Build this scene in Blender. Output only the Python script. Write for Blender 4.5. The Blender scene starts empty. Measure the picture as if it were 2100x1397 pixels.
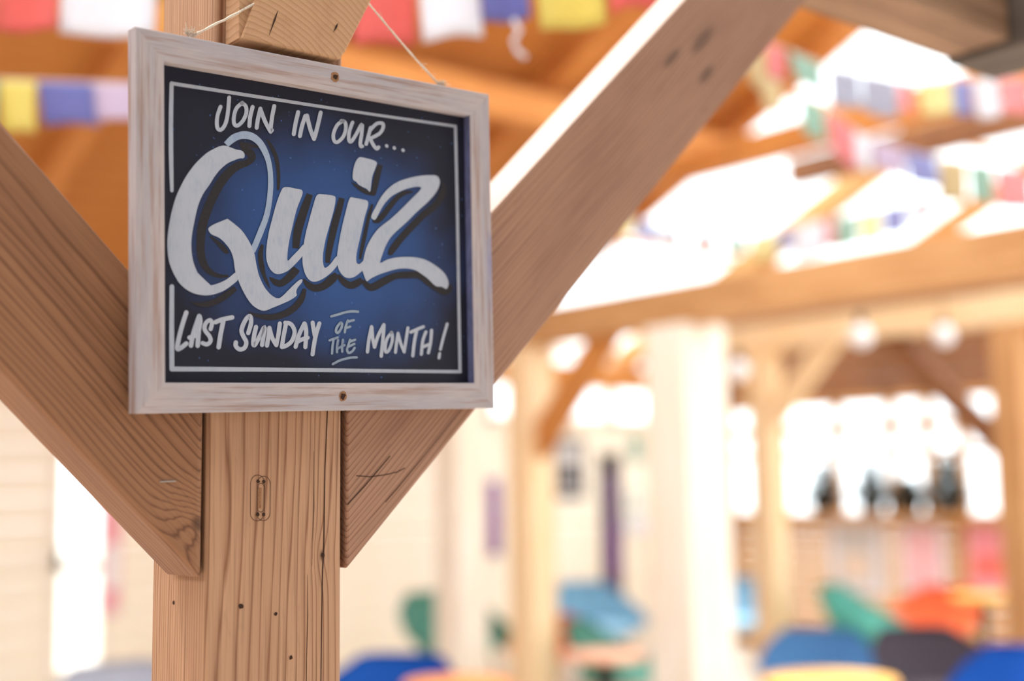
import bpy, bmesh, math, random
from mathutils import Vector, Matrix, geometry

# ------------------------------------------------------------------ camera, sky, light, exposure
random.seed(7)
SC = bpy.context.scene
COL = SC.collection
EYE = 1.5                                   # eye height above the floor
FPX, PITCH, YAW, ROLL = 2640.4, math.radians(6.596), math.radians(39.238), math.radians(-0.7456)
FWD = Vector((math.sin(YAW)*math.cos(PITCH), math.cos(YAW)*math.cos(PITCH), math.sin(PITCH)))
_r = Vector((math.cos(YAW), -math.sin(YAW), 0)); _u = _r.cross(FWD)
RIGHT = _r*math.cos(ROLL) + _u*math.sin(ROLL); UP = -_r*math.sin(ROLL) + _u*math.cos(ROLL)
camd = bpy.data.cameras.new('camera'); cam = bpy.data.objects.new('camera', camd); COL.objects.link(cam)
camd.sensor_width = 36; camd.lens = FPX/2100*36; camd.clip_start = .05; camd.clip_end = 300
M = Matrix((RIGHT, UP, -FWD)).transposed().to_4x4(); M.translation = (0, 0, EYE); cam.matrix_world = M
camd.dof.use_dof = True; camd.dof.focus_distance = 1.57; camd.dof.aperture_fstop = 1.25
SC.camera = cam
w = bpy.data.worlds.new('sky'); SC.world = w; w.use_nodes = True
bg = w.node_tree.nodes['Background']; bg.inputs[0].default_value = (.90, .96, 1, 1); bg.inputs[1].default_value = 2.6
sund = bpy.data.lights.new('sun', 'SUN'); sund.energy = 3.2; sund.angle = math.radians(3); sund.color = (1, .96, .9)
sun = bpy.data.objects.new('sun', sund); COL.objects.link(sun)
SUN_FROM = Vector((-.12, .38, 1.0)).normalized()
sun.rotation_euler = SUN_FROM.to_track_quat('Z', 'Y').to_euler(); sun.location = (0, 0, 12)
vs = SC.view_settings; vs.view_transform = 'Standard'; vs.look = 'None'; vs.gamma = 1; vs.exposure = 0.62; vs.use_curve_mapping = False
SC.cycles.max_bounces = 8; SC.cycles.transparent_max_bounces = 12; SC.cycles.use_denoising = True

# ------------------------------------------------------------------ helpers
def ray(x, y): return FWD + RIGHT*((x-1050)/FPX) - UP*((y-698.5)/FPX)
O = Vector((0, 0, EYE))
def on_u(x, y, u): d = ray(x, y); return O + d*(u/d.x)
def on_v(x, y, v): d = ray(x, y); return O + d*(v/d.y)
def on_z(x, y, z): d = ray(x, y); return O + d*((z-EYE)/d.z)
def at(x, y, t): return O + ray(x, y)*t
def tag(o, label, cat, group=None, kind=None):
    o['label'] = label
    if cat: o['category'] = cat
    if group: o['group'] = group
    if kind: o['kind'] = kind
    return o
def empty(name, loc=(0, 0, 0), rz=0):
    o = bpy.data.objects.new(name, None); COL.objects.link(o); o.location = loc; o.rotation_euler = (0, 0, rz)
    o.empty_display_size = .05; return o
def obj(name, me, mat, parent=None, mw=None):
    if isinstance(me, bmesh.types.BMesh):
        bm = me; me = bpy.data.meshes.new(name); bm.to_mesh(me); bm.free()
    if mat is not None and not len(me.materials): me.materials.append(mat)
    o = bpy.data.objects.new(name, me); COL.objects.link(o)
    if parent is not None: o.parent = parent
    if mw is not None: o.matrix_local = mw
    return o
def boxbm(sx, sy, sz, bev=0.0, seg=1, c=(0, 0, 0)):
    bm = bmesh.new(); bmesh.ops.create_cube(bm, size=1)
    bmesh.ops.scale(bm, vec=(sx, sy, sz), verts=bm.verts); bmesh.ops.translate(bm, vec=c, verts=bm.verts)
    if bev: bmesh.ops.bevel(bm, geom=bm.edges[:], offset=bev, segments=seg, affect='EDGES', profile=.5)
    return bm
def frame(p0, d, up):
    X = Vector(d).normalized(); Z = Vector(up); Z = (Z - X*Z.dot(X)).normalized(); Y = Z.cross(X)
    m = Matrix((X, Y, Z)).transposed().to_4x4(); m.translation = p0; return m
def timber(name, p0, p1, up, wz, wy, mat, bev=.004, parent=None, seg=1):
    """a squared timber from p0 to p1; local X runs along its length"""
    p0 = Vector(p0); p1 = Vector(p1); L = (p1-p0).length
    return obj(name, boxbm(L, wy, wz, bev, seg), mat, parent, frame((p0+p1)/2, p1-p0, up))
def prism(name, poly, d, up, thick, mat, bev=.003, seg=2, parent=None):
    """poly: world points (front outline); extruded by vector thick; local X along d"""
    m = frame(sum((Vector(p) for p in poly), Vector())/len(poly), d, up); mi = m.inverted()
    bm = bmesh.new()
    a = [bm.verts.new(mi @ Vector(p)) for p in poly]; b = [bm.verts.new(mi @ (Vector(p)+Vector(thick))) for p in poly]
    bm.faces.new(a); bm.faces.new(b[::-1]); n = len(a)
    for i in range(n): bm.faces.new((a[i], b[i], b[(i+1) % n], a[(i+1) % n]))
    bmesh.ops.recalc_face_normals(bm, faces=bm.faces)
    if bev: bmesh.ops.bevel(bm, geom=bm.edges[:], offset=bev, segments=seg, affect='EDGES', profile=.5)
    return obj(name, bm, mat, parent, m)
def tube(name, pts, r, mat, parent=None, n=6, mw=None):
    bm = bmesh.new(); rows = []; pts = [Vector(p) for p in pts]
    for i, p in enumerate(pts):
        t = (pts[min(i+1, len(pts)-1)]-pts[max(i-1, 0)]).normalized()
        a = t.cross(Vector((.3, .2, 1))).normalized(); b = t.cross(a)
        rr = r[i] if isinstance(r, (list, tuple)) else r
        rows.append([bm.verts.new(p+(a*math.cos(k*math.tau/n)+b*math.sin(k*math.tau/n))*rr) for k in range(n)])
    for A, B in zip(rows, rows[1:]):
        for k in range(n): bm.faces.new((A[k], A[(k+1) % n], B[(k+1) % n], B[k]))
    bm.faces.new(rows[0][::-1]); bm.faces.new(rows[-1])
    for f in bm.faces: f.smooth = True
    return obj(name, bm, mat, parent, mw)
def lathe(name, prof, mat, parent=None, n=24, mw=None):
    bm = bmesh.new(); rows = [[bm.verts.new((r*math.cos(k*math.tau/n), r*math.sin(k*math.tau/n), z)) for k in range(n)] for r, z in prof]
    for A, B in zip(rows, rows[1:]):
        for k in range(n): bm.faces.new((A[k], A[(k+1) % n], B[(k+1) % n], B[k])).smooth = True
    bm.faces.new(rows[0][::-1]); bm.faces.new(rows[-1])
    return obj(name, bm, mat, parent, mw)
def disc(name, r, mat, parent, mw, n=14, dome=0.0, jag=0.0):
    bm = bmesh.new(); c = bm.verts.new((0, -dome, 0))
    vs_ = []
    for k in range(n):
        rr = r*(1+random.uniform(-jag, jag)); vs_.append(bm.verts.new((rr*math.cos(k*math.tau/n), 0, rr*math.sin(k*math.tau/n))))
    for k in range(n): bm.faces.new((c, vs_[k], vs_[(k+1) % n]))
    return obj(name, bm, mat, parent, mw)

# ------------------------------------------------------------------ materials
class G:
    def __init__(s, name):
        s.m = bpy.data.materials.new(name); s.m.use_nodes = True; s.t = s.m.node_tree; s.n = s.t.nodes; s.b = s.n['Principled BSDF']
        s.co = s.n.new('ShaderNodeTexCoord').outputs['Object']; s.sep = None
    def lk(s, a, b):
        if isinstance(a, (int, float)): b.default_value = a
        elif isinstance(a, (tuple, list)): b.default_value = tuple(a) if len(a) == len(b.default_value) else tuple(a)+(1,)
        else: s.t.links.new(a, b)
    def f(s, op, a, b=None, c=None, clamp=False):
        n = s.n.new('ShaderNodeMath'); n.operation = op; n.use_clamp = clamp; s.lk(a, n.inputs[0])
        if b is not None: s.lk(b, n.inputs[1])
        if c is not None: s.lk(c, n.inputs[2])
        return n.outputs[0]
    def xyz(s):
        if not s.sep: s.sep = s.n.new('ShaderNodeSeparateXYZ'); s.t.links.new(s.co, s.sep.inputs[0])
        return s.sep.outputs
    def scaled(s, v, off=(0, 0, 0)):
        n = s.n.new('ShaderNodeMapping'); s.t.links.new(s.co, n.inputs[0]); n.inputs['Scale'].default_value = v; n.inputs['Location'].default_value = off
        return n.outputs[0]
    def noise(s, v, scale=1, det=3, rough=.5, off=(0, 0, 0)):
        n = s.n.new('ShaderNodeTexNoise'); n.inputs['Scale'].default_value = scale; n.inputs['Detail'].default_value = det; n.inputs['Roughness'].default_value = rough
        s.t.links.new(s.scaled(v, off), n.inputs['Vector']); return n.outputs['Fac']
    def ramp(s, fac, stops):
        n = s.n.new('ShaderNodeValToRGB'); e = n.color_ramp.elements
        while len(e) < len(stops): e.new(.5)
        for i, (p, c) in enumerate(stops): e[i].position = p; e[i].color = tuple(c)+(1,) if len(c) == 3 else c
        s.lk(fac, n.inputs[0]); return n.outputs[0]
    def mix(s, fac, a, b, mode='MIX'):
        n = s.n.new('ShaderNodeMix'); n.data_type = 'RGBA'; n.blend_type = mode
        s.lk(fac, n.inputs[0]); s.lk(a, n.inputs[6]); s.lk(b, n.inputs[7]); return n.outputs[2]
    def step(s, x, a, b):
        n = s.n.new('ShaderNodeMapRange'); n.interpolation_type = 'SMOOTHSTEP'; s.lk(x, n.inputs[0]); n.inputs[1].default_value = a; n.inputs[2].default_value = b
        return n.outputs[0]
    def out(s, col, rough=.6, bump=None, bs=.2, bd=.002, spec=.3):
        s.lk(col, s.b.inputs['Base Color']); s.lk(rough, s.b.inputs['Roughness']); s.b.inputs['Specular IOR Level'].default_value = spec
        if bump is not None:
            n = s.n.new('ShaderNodeBump'); n.inputs['Strength'].default_value = bs; n.inputs['Distance'].default_value = bd
            s.lk(bump, n.inputs['Height']); s.t.links.new(n.outputs[0], s.b.inputs['Normal'])
        return s.m
def srgb(r, g, b):
    c = lambda v: (v/255/12.92 if v <= 10.3 else ((v/255+.055)/1.055)**2.4)
    return (c(r), c(g), c(b))
def wood(name, early, late, spacing=.009, pith=(-.03, .01), knots=(), warp=.02, seed=0.0, blotch=.25, core=None, scuff=0.0, scol=(.2, .12, .07)):
    g = G(name); X, Y, Z = g.xyz()
    y = g.f('SUBTRACT', Y, pith[0]); z = g.f('SUBTRACT', Z, pith[1])
    r = g.f('SQRT', g.f('ADD', g.f('MULTIPLY', y, y), g.f('MULTIPLY', z, z)))
    n1 = g.noise((1.1, 5, 5), 1.3, 2, .45, (seed, seed*.7, 3)); n2 = g.noise((3.5, 16, 16), 1, 2, .5, (seed*2, 1, seed))
    r = g.f('ADD', r, g.f('MULTIPLY', g.f('SUBTRACT', n1, .5), warp*2.6)); r = g.f('ADD', r, g.f('MULTIPLY', g.f('SUBTRACT', n2, .5), warp*.45))
    n3 = g.noise((.4, 55, 55), 1, 2, .6, (seed*5, 2, 8)); r = g.f('ADD', r, g.f('MULTIPLY', g.f('SUBTRACT', n3, .5), spacing*1.7))
    dark = None
    for kx, ky, kz, R, amp, st in knots:
        dx = g.f('DIVIDE', g.f('SUBTRACT', X, kx), st); dy = g.f('SUBTRACT', Y, ky); dz = g.f('SUBTRACT', Z, kz)
        d2 = g.f('ADD', g.f('ADD', g.f('MULTIPLY', dx, dx), g.f('MULTIPLY', dy, dy)), g.f('MULTIPLY', dz, dz))
        r = g.f('ADD', r, g.f('MULTIPLY', amp, g.f('EXPONENT', g.f('MULTIPLY', d2, -1/(R*R)))))
        k = g.f('EXPONENT', g.f('MULTIPLY', d2, -1/(R*R*.10)))
        dark = k if dark is None else g.f('MAXIMUM', dark, k)
    t = g.f('FRACT', g.f('DIVIDE', r, spacing))
    mid = tuple(a*.62+b*.38 for a, b in zip(early, late))
    col = g.ramp(t, [(0, mid), (.05, early), (.62, tuple(a*.96 for a in early)), (.80, mid), (.91, late), (1, mid)])
    fib = g.noise((7, 330, 330), 1, 2, .6, (seed, 0, 0)); fine = g.noise((25, 900, 900), 1, 1, .5)
    col = g.mix(1, col, g.ramp(fib, [(.3, (.78, .76, .74)), (.5, (1, 1, 1)), (.75, (1.08, 1.07, 1.06))]), 'MULTIPLY')
    bl = g.noise((2.5, 9, 9), 1, 3, .55, (seed*3, 4, 0)); col = g.mix(g.f('MULTIPLY', g.step(bl, .45, .75), blotch), col, late)
    if scuff:
        sc = g.noise((14, 60, 60), 1, 4, .7, (9, seed, 2)); col = g.mix(g.f('MULTIPLY', g.step(sc, .60, .74), scuff), col, scol)
    if dark is not None: col = g.mix(g.f('MULTIPLY', g.step(dark, .25, .9), .75), col, core or tuple(c*.45 for c in late))
    h = g.f('ADD', g.f('MULTIPLY', t, -.5), g.f('MULTIPLY', fib, .7))
    return g.out(col, .62, h, .12, .0008, .25)
def plainwood(name, c, c2, rough=.6, sc=(1.2, 14, 14), seed=0):
    g = G(name); n = g.noise(sc, 1.5, 4, .6, (seed, 0, seed)); n2 = g.noise((3, 60, 60), 1, 2)
    col = g.ramp(g.f('ADD', g.f('MULTIPLY', n, .7), g.f('MULTIPLY', n2, .3)), [(.35, c2), (.62, c)])
    return g.out(col, rough, n2, .1, .002, .2)
def plain(name, c, rough=.6, var=.12, scale=30, metallic=0, spec=.3):
    g = G(name); n = g.noise((1, 1, 1), scale, 3); col = g.ramp(n, [(.3, tuple(v*(1-var) for v in c)), (.7, tuple(min(1, v*(1+var)) for v in c))])
    g.b.inputs['Metallic'].default_value = metallic; return g.out(col, rough, n, .05, .001, spec)
MW = {}
MW['post'] = wood('larch_post', srgb(178, 137, 106), srgb(128, 86, 60), .0062, (-.09, -.10), [(-.053, .075, .063, .014, .006, 2.0)], .008, 1.0, .2, scuff=.25)
KNR = [(.335, 0, .015, .045, .005, 3.4), (.30, 0, -.030, .034, .004, 3.0), (.25, 0, .035, .030, .003, 3.6)]
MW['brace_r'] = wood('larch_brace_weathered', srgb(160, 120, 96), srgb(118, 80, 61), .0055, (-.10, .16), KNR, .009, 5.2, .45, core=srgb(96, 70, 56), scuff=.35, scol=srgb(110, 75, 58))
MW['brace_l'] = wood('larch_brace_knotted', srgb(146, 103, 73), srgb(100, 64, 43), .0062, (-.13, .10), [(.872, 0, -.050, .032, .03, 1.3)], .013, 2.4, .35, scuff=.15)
MW['brace_top'] = wood('larch_brace_top_lit', srgb(196, 172, 158), srgb(172, 144, 126), .0055, (-.10, .16), (), .006, 5.2, .1)  # brace wood paled to paint in sky light on its upper face
def endgrain():
    g = G('sawn_end_grain'); X, Y, Z = g.xyz(); x = g.f('ADD', X, .16); z = g.f('ADD', Z, .22)
    r = g.f('SQRT', g.f('ADD', g.f('MULTIPLY', x, x), g.f('MULTIPLY', z, z))); r = g.f('ADD', r, g.f('MULTIPLY', g.noise((1, 1, 1), 14, 2), .012))
    col = g.ramp(g.f('FRACT', g.f('DIVIDE', r, .0075)), [(0, srgb(172, 132, 98)), (.15, srgb(190, 150, 114)), (.7, srgb(184, 143, 107)), (1, srgb(168, 128, 94))])
    n = g.noise((1, 1, 1), 900, 3, .7); b = g.noise((1, 1, 1), 24, 3, .6)
    col = g.mix(1, col, g.ramp(n, [(.3, (.84, .83, .82)), (.7, (1.12, 1.11, 1.1))]), 'MULTIPLY'); col = g.mix(g.f('MULTIPLY', g.step(b, .5, .75), .35), col, srgb(160, 116, 80))
    return g.out(col, .8, n, .5, .001, .2)
MW['end'] = endgrain()
MW['beam'] = plainwood('dull_beam_wood', srgb(150, 116, 90), srgb(100, 72, 52), seed=3)
MW['beam_grey'] = plainwood('greyed_beam_wood', srgb(96, 82, 72), srgb(64, 54, 46), seed=5)
MW['honey'] = plainwood('honey_timber', srgb(226, 176, 116), srgb(196, 138, 80))
MW['tan'] = plainwood('tan_timber', srgb(204, 154, 104), srgb(172, 120, 74), seed=13)
MW['blond'] = plainwood('blond_timber', srgb(246, 218, 178), srgb(232, 190, 136), seed=12)
MW['orange'] = plainwood('orange_timber', srgb(216, 146, 78), srgb(176, 104, 48), seed=8)
MW['cream'] = plainwood('pale_timber', srgb(248, 238, 224), srgb(240, 220, 192), seed=6)
MW['brown'] = plainwood('brown_timber', srgb(146, 96, 62), srgb(104, 66, 42), seed=9)
MW['board'] = plainwood('ceiling_board', srgb(206, 138, 68), srgb(168, 98, 42), seed=2)
MW['wallboard'] = plainwood('pale_wall_board', srgb(252, 242, 224), srgb(246, 226, 196), seed=4)
MW['lime'] = plainwood('added_limewashed_board', srgb(152, 152, 156), srgb(126, 126, 130), seed=11)  # even grey set for the bounce off the unseen boards
MW['slat'] = plainwood('wall_slat_wood', srgb(214, 160, 92), srgb(186, 130, 70), seed=1)
MW['floor'] = plainwood('floor_boards', srgb(222, 214, 204), srgb(200, 188, 174), seed=7)
def whitewash(name, blue=False):
    g = G(name); X, Y, Z = g.xyz()
    st = g.noise((5, 160, 160), 1, 4, .65, (2, 0, 7)); bl = g.noise((5, 26, 26), 1.2, 3, .6); fn = g.noise((30, 700, 700), 1, 2)
    wht = g.mix(g.step(bl, .35, .7), srgb(160, 152, 155), srgb(174, 160, 157))
    col = g.mix(g.f('MULTIPLY', g.step(st, .50, .66), .75), wht, srgb(140, 108, 92))
    col = g.mix(g.f('MULTIPLY', g.step(g.noise((4, 60, 60), 1, 2, .5, (11, 3, 0)), .56, .68), .45), col, srgb(138, 100, 80))
    col = g.mix(g.f('MULTIPLY', g.step(fn, .5, .8), .25), col, srgb(200, 192, 190))
    spk = g.noise((1, 1, 1), 900, 1, .5, (3, 1, 4)); col = g.mix(g.step(spk, .80, .83), col, srgb(60, 62, 110))
    if blue:
        m = g.f('MULTIPLY', g.step(Z, .002, .017), g.f('MULTIPLY', g.step(X, -.04, 0), g.f('SUBTRACT', 1, g.step(X, .05, .10))))
        m = g.f('MULTIPLY', m, g.step(g.noise((20, 60, 60), 1, 3), .3, .6)); col = g.mix(g.f('MULTIPLY', m, .55), col, srgb(70, 84, 150))
    return g.out(col, .65, st, .3, .0008, .25)
MW['frame'] = whitewash('whitewashed_wood'); MW['frame_b'] = whitewash('whitewashed_wood_blue_overspray', True)
MW['lip'] = plain('blue_painted_lip', srgb(92, 96, 130), .6, .25, 60)
def boardmat():
    g = G('navy_chalkboard_paint'); X, Y, Z = g.xyz()
    ex = g.f('DIVIDE', g.f('SUBTRACT', X, .015), .225); ez = g.f('DIVIDE', g.f('SUBTRACT', Z, -.012), .168)
    d = g.f('SQRT', g.f('ADD', g.f('MULTIPLY', ex, ex), g.f('MULTIPLY', ez, ez)))
    d = g.f('ADD', d, g.f('MULTIPLY', g.f('SUBTRACT', g.noise((1, 1, 1), 9, 2), .5), .55))
    col = g.ramp(d, [(.15, srgb(44, 78, 132)), (.6, srgb(38, 62, 108)), (.86, srgb(30, 38, 66)), (1.0, srgb(24, 24, 38))])
    gr = g.noise((1, 1, 1), 1600, 1); col = g.mix(1, col, g.ramp(gr, [(.3, (.82, .82, .82)), (.7, (1.18, 1.18, 1.18))]), 'MULTIPLY')
    sp = g.noise((1, 1, 1), 260, 0, .5, (5, 2, 1)); col = g.mix(g.f('MULTIPLY', g.step(sp, .835, .86), .35), col, srgb(90, 130, 200))
    return g.out(col, .55, gr, .08, .0003, .25)
MW['board_paint'] = boardmat()
def paint(name, c, amt, under):
    g = G(name); n = g.noise((1, 1, .22), 420, 2, .5); n2 = g.noise((1, 1, 1), 35, 3, .6)
    col = g.mix(g.f('MULTIPLY', g.step(g.f('ADD', g.f('MULTIPLY', n, .5), g.f('MULTIPLY', n2, .5)), .42, .72), amt), c, under)
    return g.out(col, .6, n, .1, .0003, .2)
PAINT = {'white': paint('white_sign_paint', srgb(166, 169, 178), .5, srgb(138, 149, 170)), 'thin': paint('thin_white_sign_paint', srgb(146, 158, 176), .5, srgb(120, 138, 166)),
         'chalk': paint('grey_white_chalk_pen', srgb(134, 146, 160), .6, srgb(96, 110, 132)), 'shadow': plain('black_sign_paint', srgb(36, 31, 32), .7, .2, 300)}
MW['hole'] = plain('dark_hole', srgb(52, 30, 18), .9, .3, 300); MW['holerim'] = plain('torn_wood_rim', srgb(140, 98, 66), .8, .3, 600)
MW['line'] = plain('dark_scored_line', srgb(92, 60, 40), .8); MW['crack'] = plain('crack_shadow', srgb(58, 34, 22), .9)
MW['steel'] = plain('steel', srgb(190, 188, 182), .35, .1, 100, .9); MW['iron'] = plain('dark_iron', srgb(52, 46, 42), .5, .2, 80, .4)
MW['twine'] = plain('jute_twine', srgb(206, 192, 174), .9, .2, 500)
def cloth(name, c):
    g = G(name); n = g.noise((1, 1, 1), 120, 2); col = g.ramp(n, [(.3, tuple(v*.85 for v in c)), (.7, c)]); g.out(col, .85, n, .1, .001, .1)
    tr = g.n.new('ShaderNodeBsdfTranslucent'); g.lk(col, tr.inputs[0]); mx = g.n.new('ShaderNodeMixShader'); mx.inputs[0].default_value = .5
    o = g.n['Material Output']; g.t.links.new(g.b.outputs[0], mx.inputs[1]); g.t.links.new(tr.outputs[0], mx.inputs[2]); g.t.links.new(mx.outputs[0], o.inputs[0]); return g.m
CL = {'red': cloth('red_cloth', srgb(232, 126, 118)), 'white': cloth('white_cloth', srgb(238, 236, 240)), 'blue': cloth('blue_cloth', srgb(136, 136, 192)),
      'yellow': cloth('yellow_cloth', srgb(232, 216, 130)), 'green': cloth('green_cloth', srgb(146, 184, 162)), 'lilac': cloth('lilac_cloth', srgb(214, 196, 214)),
      'red2': cloth('backlit_pale_red_cloth', srgb(236, 160, 160)), 'green2': cloth('backlit_pale_green_cloth', srgb(178, 204, 188)), 'yellow2': cloth('backlit_pale_yellow_cloth', srgb(240, 228, 176)), 'blue2': cloth('backlit_pale_blue_cloth', srgb(172, 172, 212)),  # far-string cloth paled to paint in the bright backlight
      'pink': cloth('pink_cloth', srgb(246, 176, 176)), 'beige': cloth('beige_cloth', srgb(220, 200, 160)), 'grey': cloth('grey_cloth', srgb(196, 194, 206))}
def glass():
    m = bpy.data.materials.new('window_glass'); m.use_nodes = True; t = m.node_tree; n = t.nodes; n.remove(n['Principled BSDF'])
    a = n.new('ShaderNodeBsdfTransparent'); b = n.new('ShaderNodeBsdfGlossy'); b.inputs['Roughness'].default_value = .05; x = n.new('ShaderNodeMixShader'); x.inputs[0].default_value = .06
    a.inputs[0].default_value = (.96, .98, .98, 1)
    t.links.new(a.outputs[0], x.inputs[1]); t.links.new(b.outputs[0], x.inputs[2]); t.links.new(x.outputs[0], n['Material Output'].inputs[0]); return m
MW['glass'] = glass()
FAB = {k: plain(k+'_upholstery', srgb(*c), .8, .12, 200) for k, c in dict(royal=(38, 104, 190), green=(112, 168, 150), sky=(150, 196, 222), orange=(238, 128, 82), slate=(96, 84, 92), steel=(104, 154, 200), teal=(112, 184, 170), grey=(196, 196, 206)).items()}

# ------------------------------------------------------------------ structure: floor, roof, walls
UW, VW = 9.6, 9.0                       # far walls
def roofz(v): return EYE + 5.3 - .445*v
fl = tag(obj('floor', boxbm(60, 60, .2), MW['floor'], None, Matrix.Translation((10, 10, -.1))), 'pale timber floor of the hall', None, None, 'structure')

SL = math.atan(.445); CS = math.cos(SL)
roof = empty('ceiling'); tag(roof, 'pitched orange boarded ceiling between the rafters', None, None, 'structure')
U0, U1 = -3.0, 7.0
nv = 27; V0, V1 = 4.95, 9.3
bmsh = None
for i in range(nv):
    va = V0+(V1-V0)*i/nv; vb = V0+(V1-V0)*(i+1)/nv; vm = (va+vb)/2
    if bmsh is None:
        bm = boxbm(U1-U0, (vb-va)/CS-.006, .022, .003); bmsh = bpy.data.meshes.new('plank'); bm.to_mesh(bmsh); bm.free()
    m = Matrix.Translation(((U0+U1)/2, vm, roofz(vm)+.011+random.uniform(-.002, .002))) @ Matrix.Rotation(-SL, 4, 'X')
    obj('plank', bmsh, MW['board'], roof, m)
RAFT = [(2.6, 'orange'), (3.9, 'orange'), (5.2, 'orange'), (6.93, 'orange'), (8.72, 'honey'), (10.45, 'orange'), (12.2, 'orange')]
RLAB = {2.6: 'orange rafter showing above the knotted brace', 3.9: 'orange rafter behind the large red and white flags', 5.2: 'orange rafter showing between the sign and the bright-edged brace',
        6.93: 'sloping rafter along the edge of the glazed roof bay', 8.72: 'pale sloping rafter between two glazed roof bays', 10.45: 'sloping rafter beyond the second glazed roof bay', 12.2: 'end rafter closing the last glazed roof bay'}
for u, k in RAFT:
    wv = .22 if u in (8.72,) else .14
    o = timber('rafter', (u, V0-.4, roofz(V0-.4)-.09), (u, V1, roofz(V1)-.09), (0, 0, 1), .18, wv, MW[k])
    tag(o, RLAB[u], 'rafter', 'rafters of the pitched roof')
# glazed bays
for i, (ua, ub) in enumerate(((7.0, 8.61), (8.83, 10.38), (10.52, 12.13))):
    wdw = empty('window_%d' % (i+1)); tag(wdw, 'glazed roof bay between rafters', None, None, 'structure')
    for va, vb in ((4.3, 5.65), (5.7, 7.42), (7.48, 9.2)):
        vm = (va+vb)/2; m = Matrix.Translation(((ua+ub)/2, vm, roofz(vm)+.02)) @ Matrix.Rotation(-SL, 4, 'X')
        obj('pane', boxbm(ub-ua, (vb-va)/CS, .008), MW['glass'], wdw, m)
    for v in (5.675, 7.45):
        obj('glazing_bar', boxbm(ub-ua, .04, .05, .004), MW['orange'], wdw, Matrix.Translation(((ua+ub)/2, v, roofz(v)+.01)) @ Matrix.Rotation(-SL, 4, 'X'))
for v, zz, lab in ((5.9, -.35, 'long orange purlin crossing under the rafters'), (8.8, -.35, 'wall plate carrying the rafter feet above the boarded wall')):
    tag(timber('purlin', (-3, v, roofz(v)+zz), (6.8 if v < 7 else 12.4, v, roofz(v)+zz), (0, 0, 1), .2, .15, MW['orange']), lab, 'purlin')

# long wall of horizontal boards at v = VW, with a glazed doorway and high windows
def hboards(parent, axis, fixed, a, b, z0, z1, bh, gap, mat, th=.03, off=0):
    n = max(1, round((z1-z0)/bh)); h = (z1-z0)/n; me = None
    for i in range(n):
        z = z0+h*(i+.5)
        if me is None:
            bm = boxbm(b-a, th, h-gap, .003); me = bpy.data.meshes.new('plank'); bm.to_mesh(me); bm.free(); me.materials.append(mat)
        m = Matrix.Translation(((a+b)/2, fixed, z)) if axis == 'u' else Matrix.Translation((fixed, (a+b)/2, z)) @ Matrix.Rotation(math.pi/2, 4, 'Z')
        obj('plank', me, None, parent, m)
wl = empty('wall_left'); tag(wl, 'long wall of pale horizontal boards', None, None, 'structure')
da, db = on_v(95, 1300, VW).x, on_v(222, 1300, VW).x
zc = EYE+.62
hboards(wl, 'u', VW, -3, da, 0, 2.78, .185, .004, MW['wallboard'])
hboards(wl, 'u', VW, da, db, 2.15, 2.78, .185, .004, MW['wallboard'])
hboards(wl, 'u', VW, db, UW, 0, zc, .185, .004, MW['wallboard'])
hboards(wl, 'u', VW, db, 6.3, zc, 2.78, .185, .004, MW['wallboard'])
d1 = empty('door_1'); tag(d1, 'glazed door in the pale boarded wall', None, None, 'structure')
for uu in (da+.04, db-.04): obj('door_stile', boxbm(.08, .06, 2.15, .004), MW['cream'], d1, Matrix.Translation((uu, VW, 1.075)))
for zz, hh in ((2.1, .1), (.15, .3), (1.0, .08)): obj('door_rail', boxbm(db-da-.16, .05, hh, .004), MW['cream'], d1, Matrix.Translation(((da+db)/2, VW, zz)))
obj('pane', boxbm(db-da-.16, .008, 1.05), MW['glass'], d1, Matrix.Translation(((da+db)/2, VW, 1.565)))
obj('pane', boxbm(db-da-.16, .008, .66), MW['glass'], d1, Matrix.Translation(((da+db)/2, VW, .63)))
obj('door_handle', boxbm(.03, .09, .14, .01), MW['iron'], d1, Matrix.Translation((da+.05, VW-.06, 1.05)))
w4 = empty('window_4'); tag(w4, 'high strip window under the eaves of the pale boarded wall', None, None, 'structure')
ws = [6.3, 7.05, 7.8, 8.55, UW]
for a, b in zip(ws, ws[1:]):
    obj('pane', boxbm(b-a-.1, .008, .60), MW['glass'], w4, Matrix.Translation(((a+b)/2, VW, zc+.33)))
for a in ws: obj('mullion', boxbm(.1, .09, .70, .004), MW['cream'], w4, Matrix.Translation((a, VW, zc+.33)))
for zz in (zc+.01, zc+.34, zc+.66): obj('window_rail', boxbm(UW-6.3, .07, .06, .004), MW['cream'], w4, Matrix.Translation(((UW+6.3)/2, VW-.01, zz)))

roof_added = empty('ceiling_rear_added'); tag(roof_added, 'unseen limewashed roof slope added to hold back sky light', None, None, 'structure')  # out of view; added to keep sky light off the near faces
me2 = None
for i in range(24):
    va = -4.2+3.7*(i+.5)/24; zz = 3.4+(va+4.2)*.445
    if me2 is None:
        bm = boxbm(9.6, 3.7/24/CS-.006, .022, .003); me2 = bpy.data.meshes.new('plank'); bm.to_mesh(me2); bm.free()
    obj('plank', me2, MW['lime'], roof_added, Matrix.Translation((1.3, va, zz)) @ Matrix.Rotation(SL, 4, 'X'))  # plank of the added, unseen roof slope
wf = empty('wall_front_added'); tag(wf, 'unseen limewashed boarded wall added to hold back low sky light', None, None, 'structure')  # out of view; added to block low sky behind the camera
hboards(wf, 'u', -4.2, -3.4, 13.0, 0, 3.4, .2, .003, MW['lime'])
wsd = empty('wall_right_added'); tag(wsd, 'unseen boarded side wall added to cut low sky light', None, None, 'structure')  # out of view; added to darken the left faces of near timbers
hboards(wsd, 'v', -3.4, -4.0, VW, 0, 3.6, .2, .003, MW['brown'])
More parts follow.
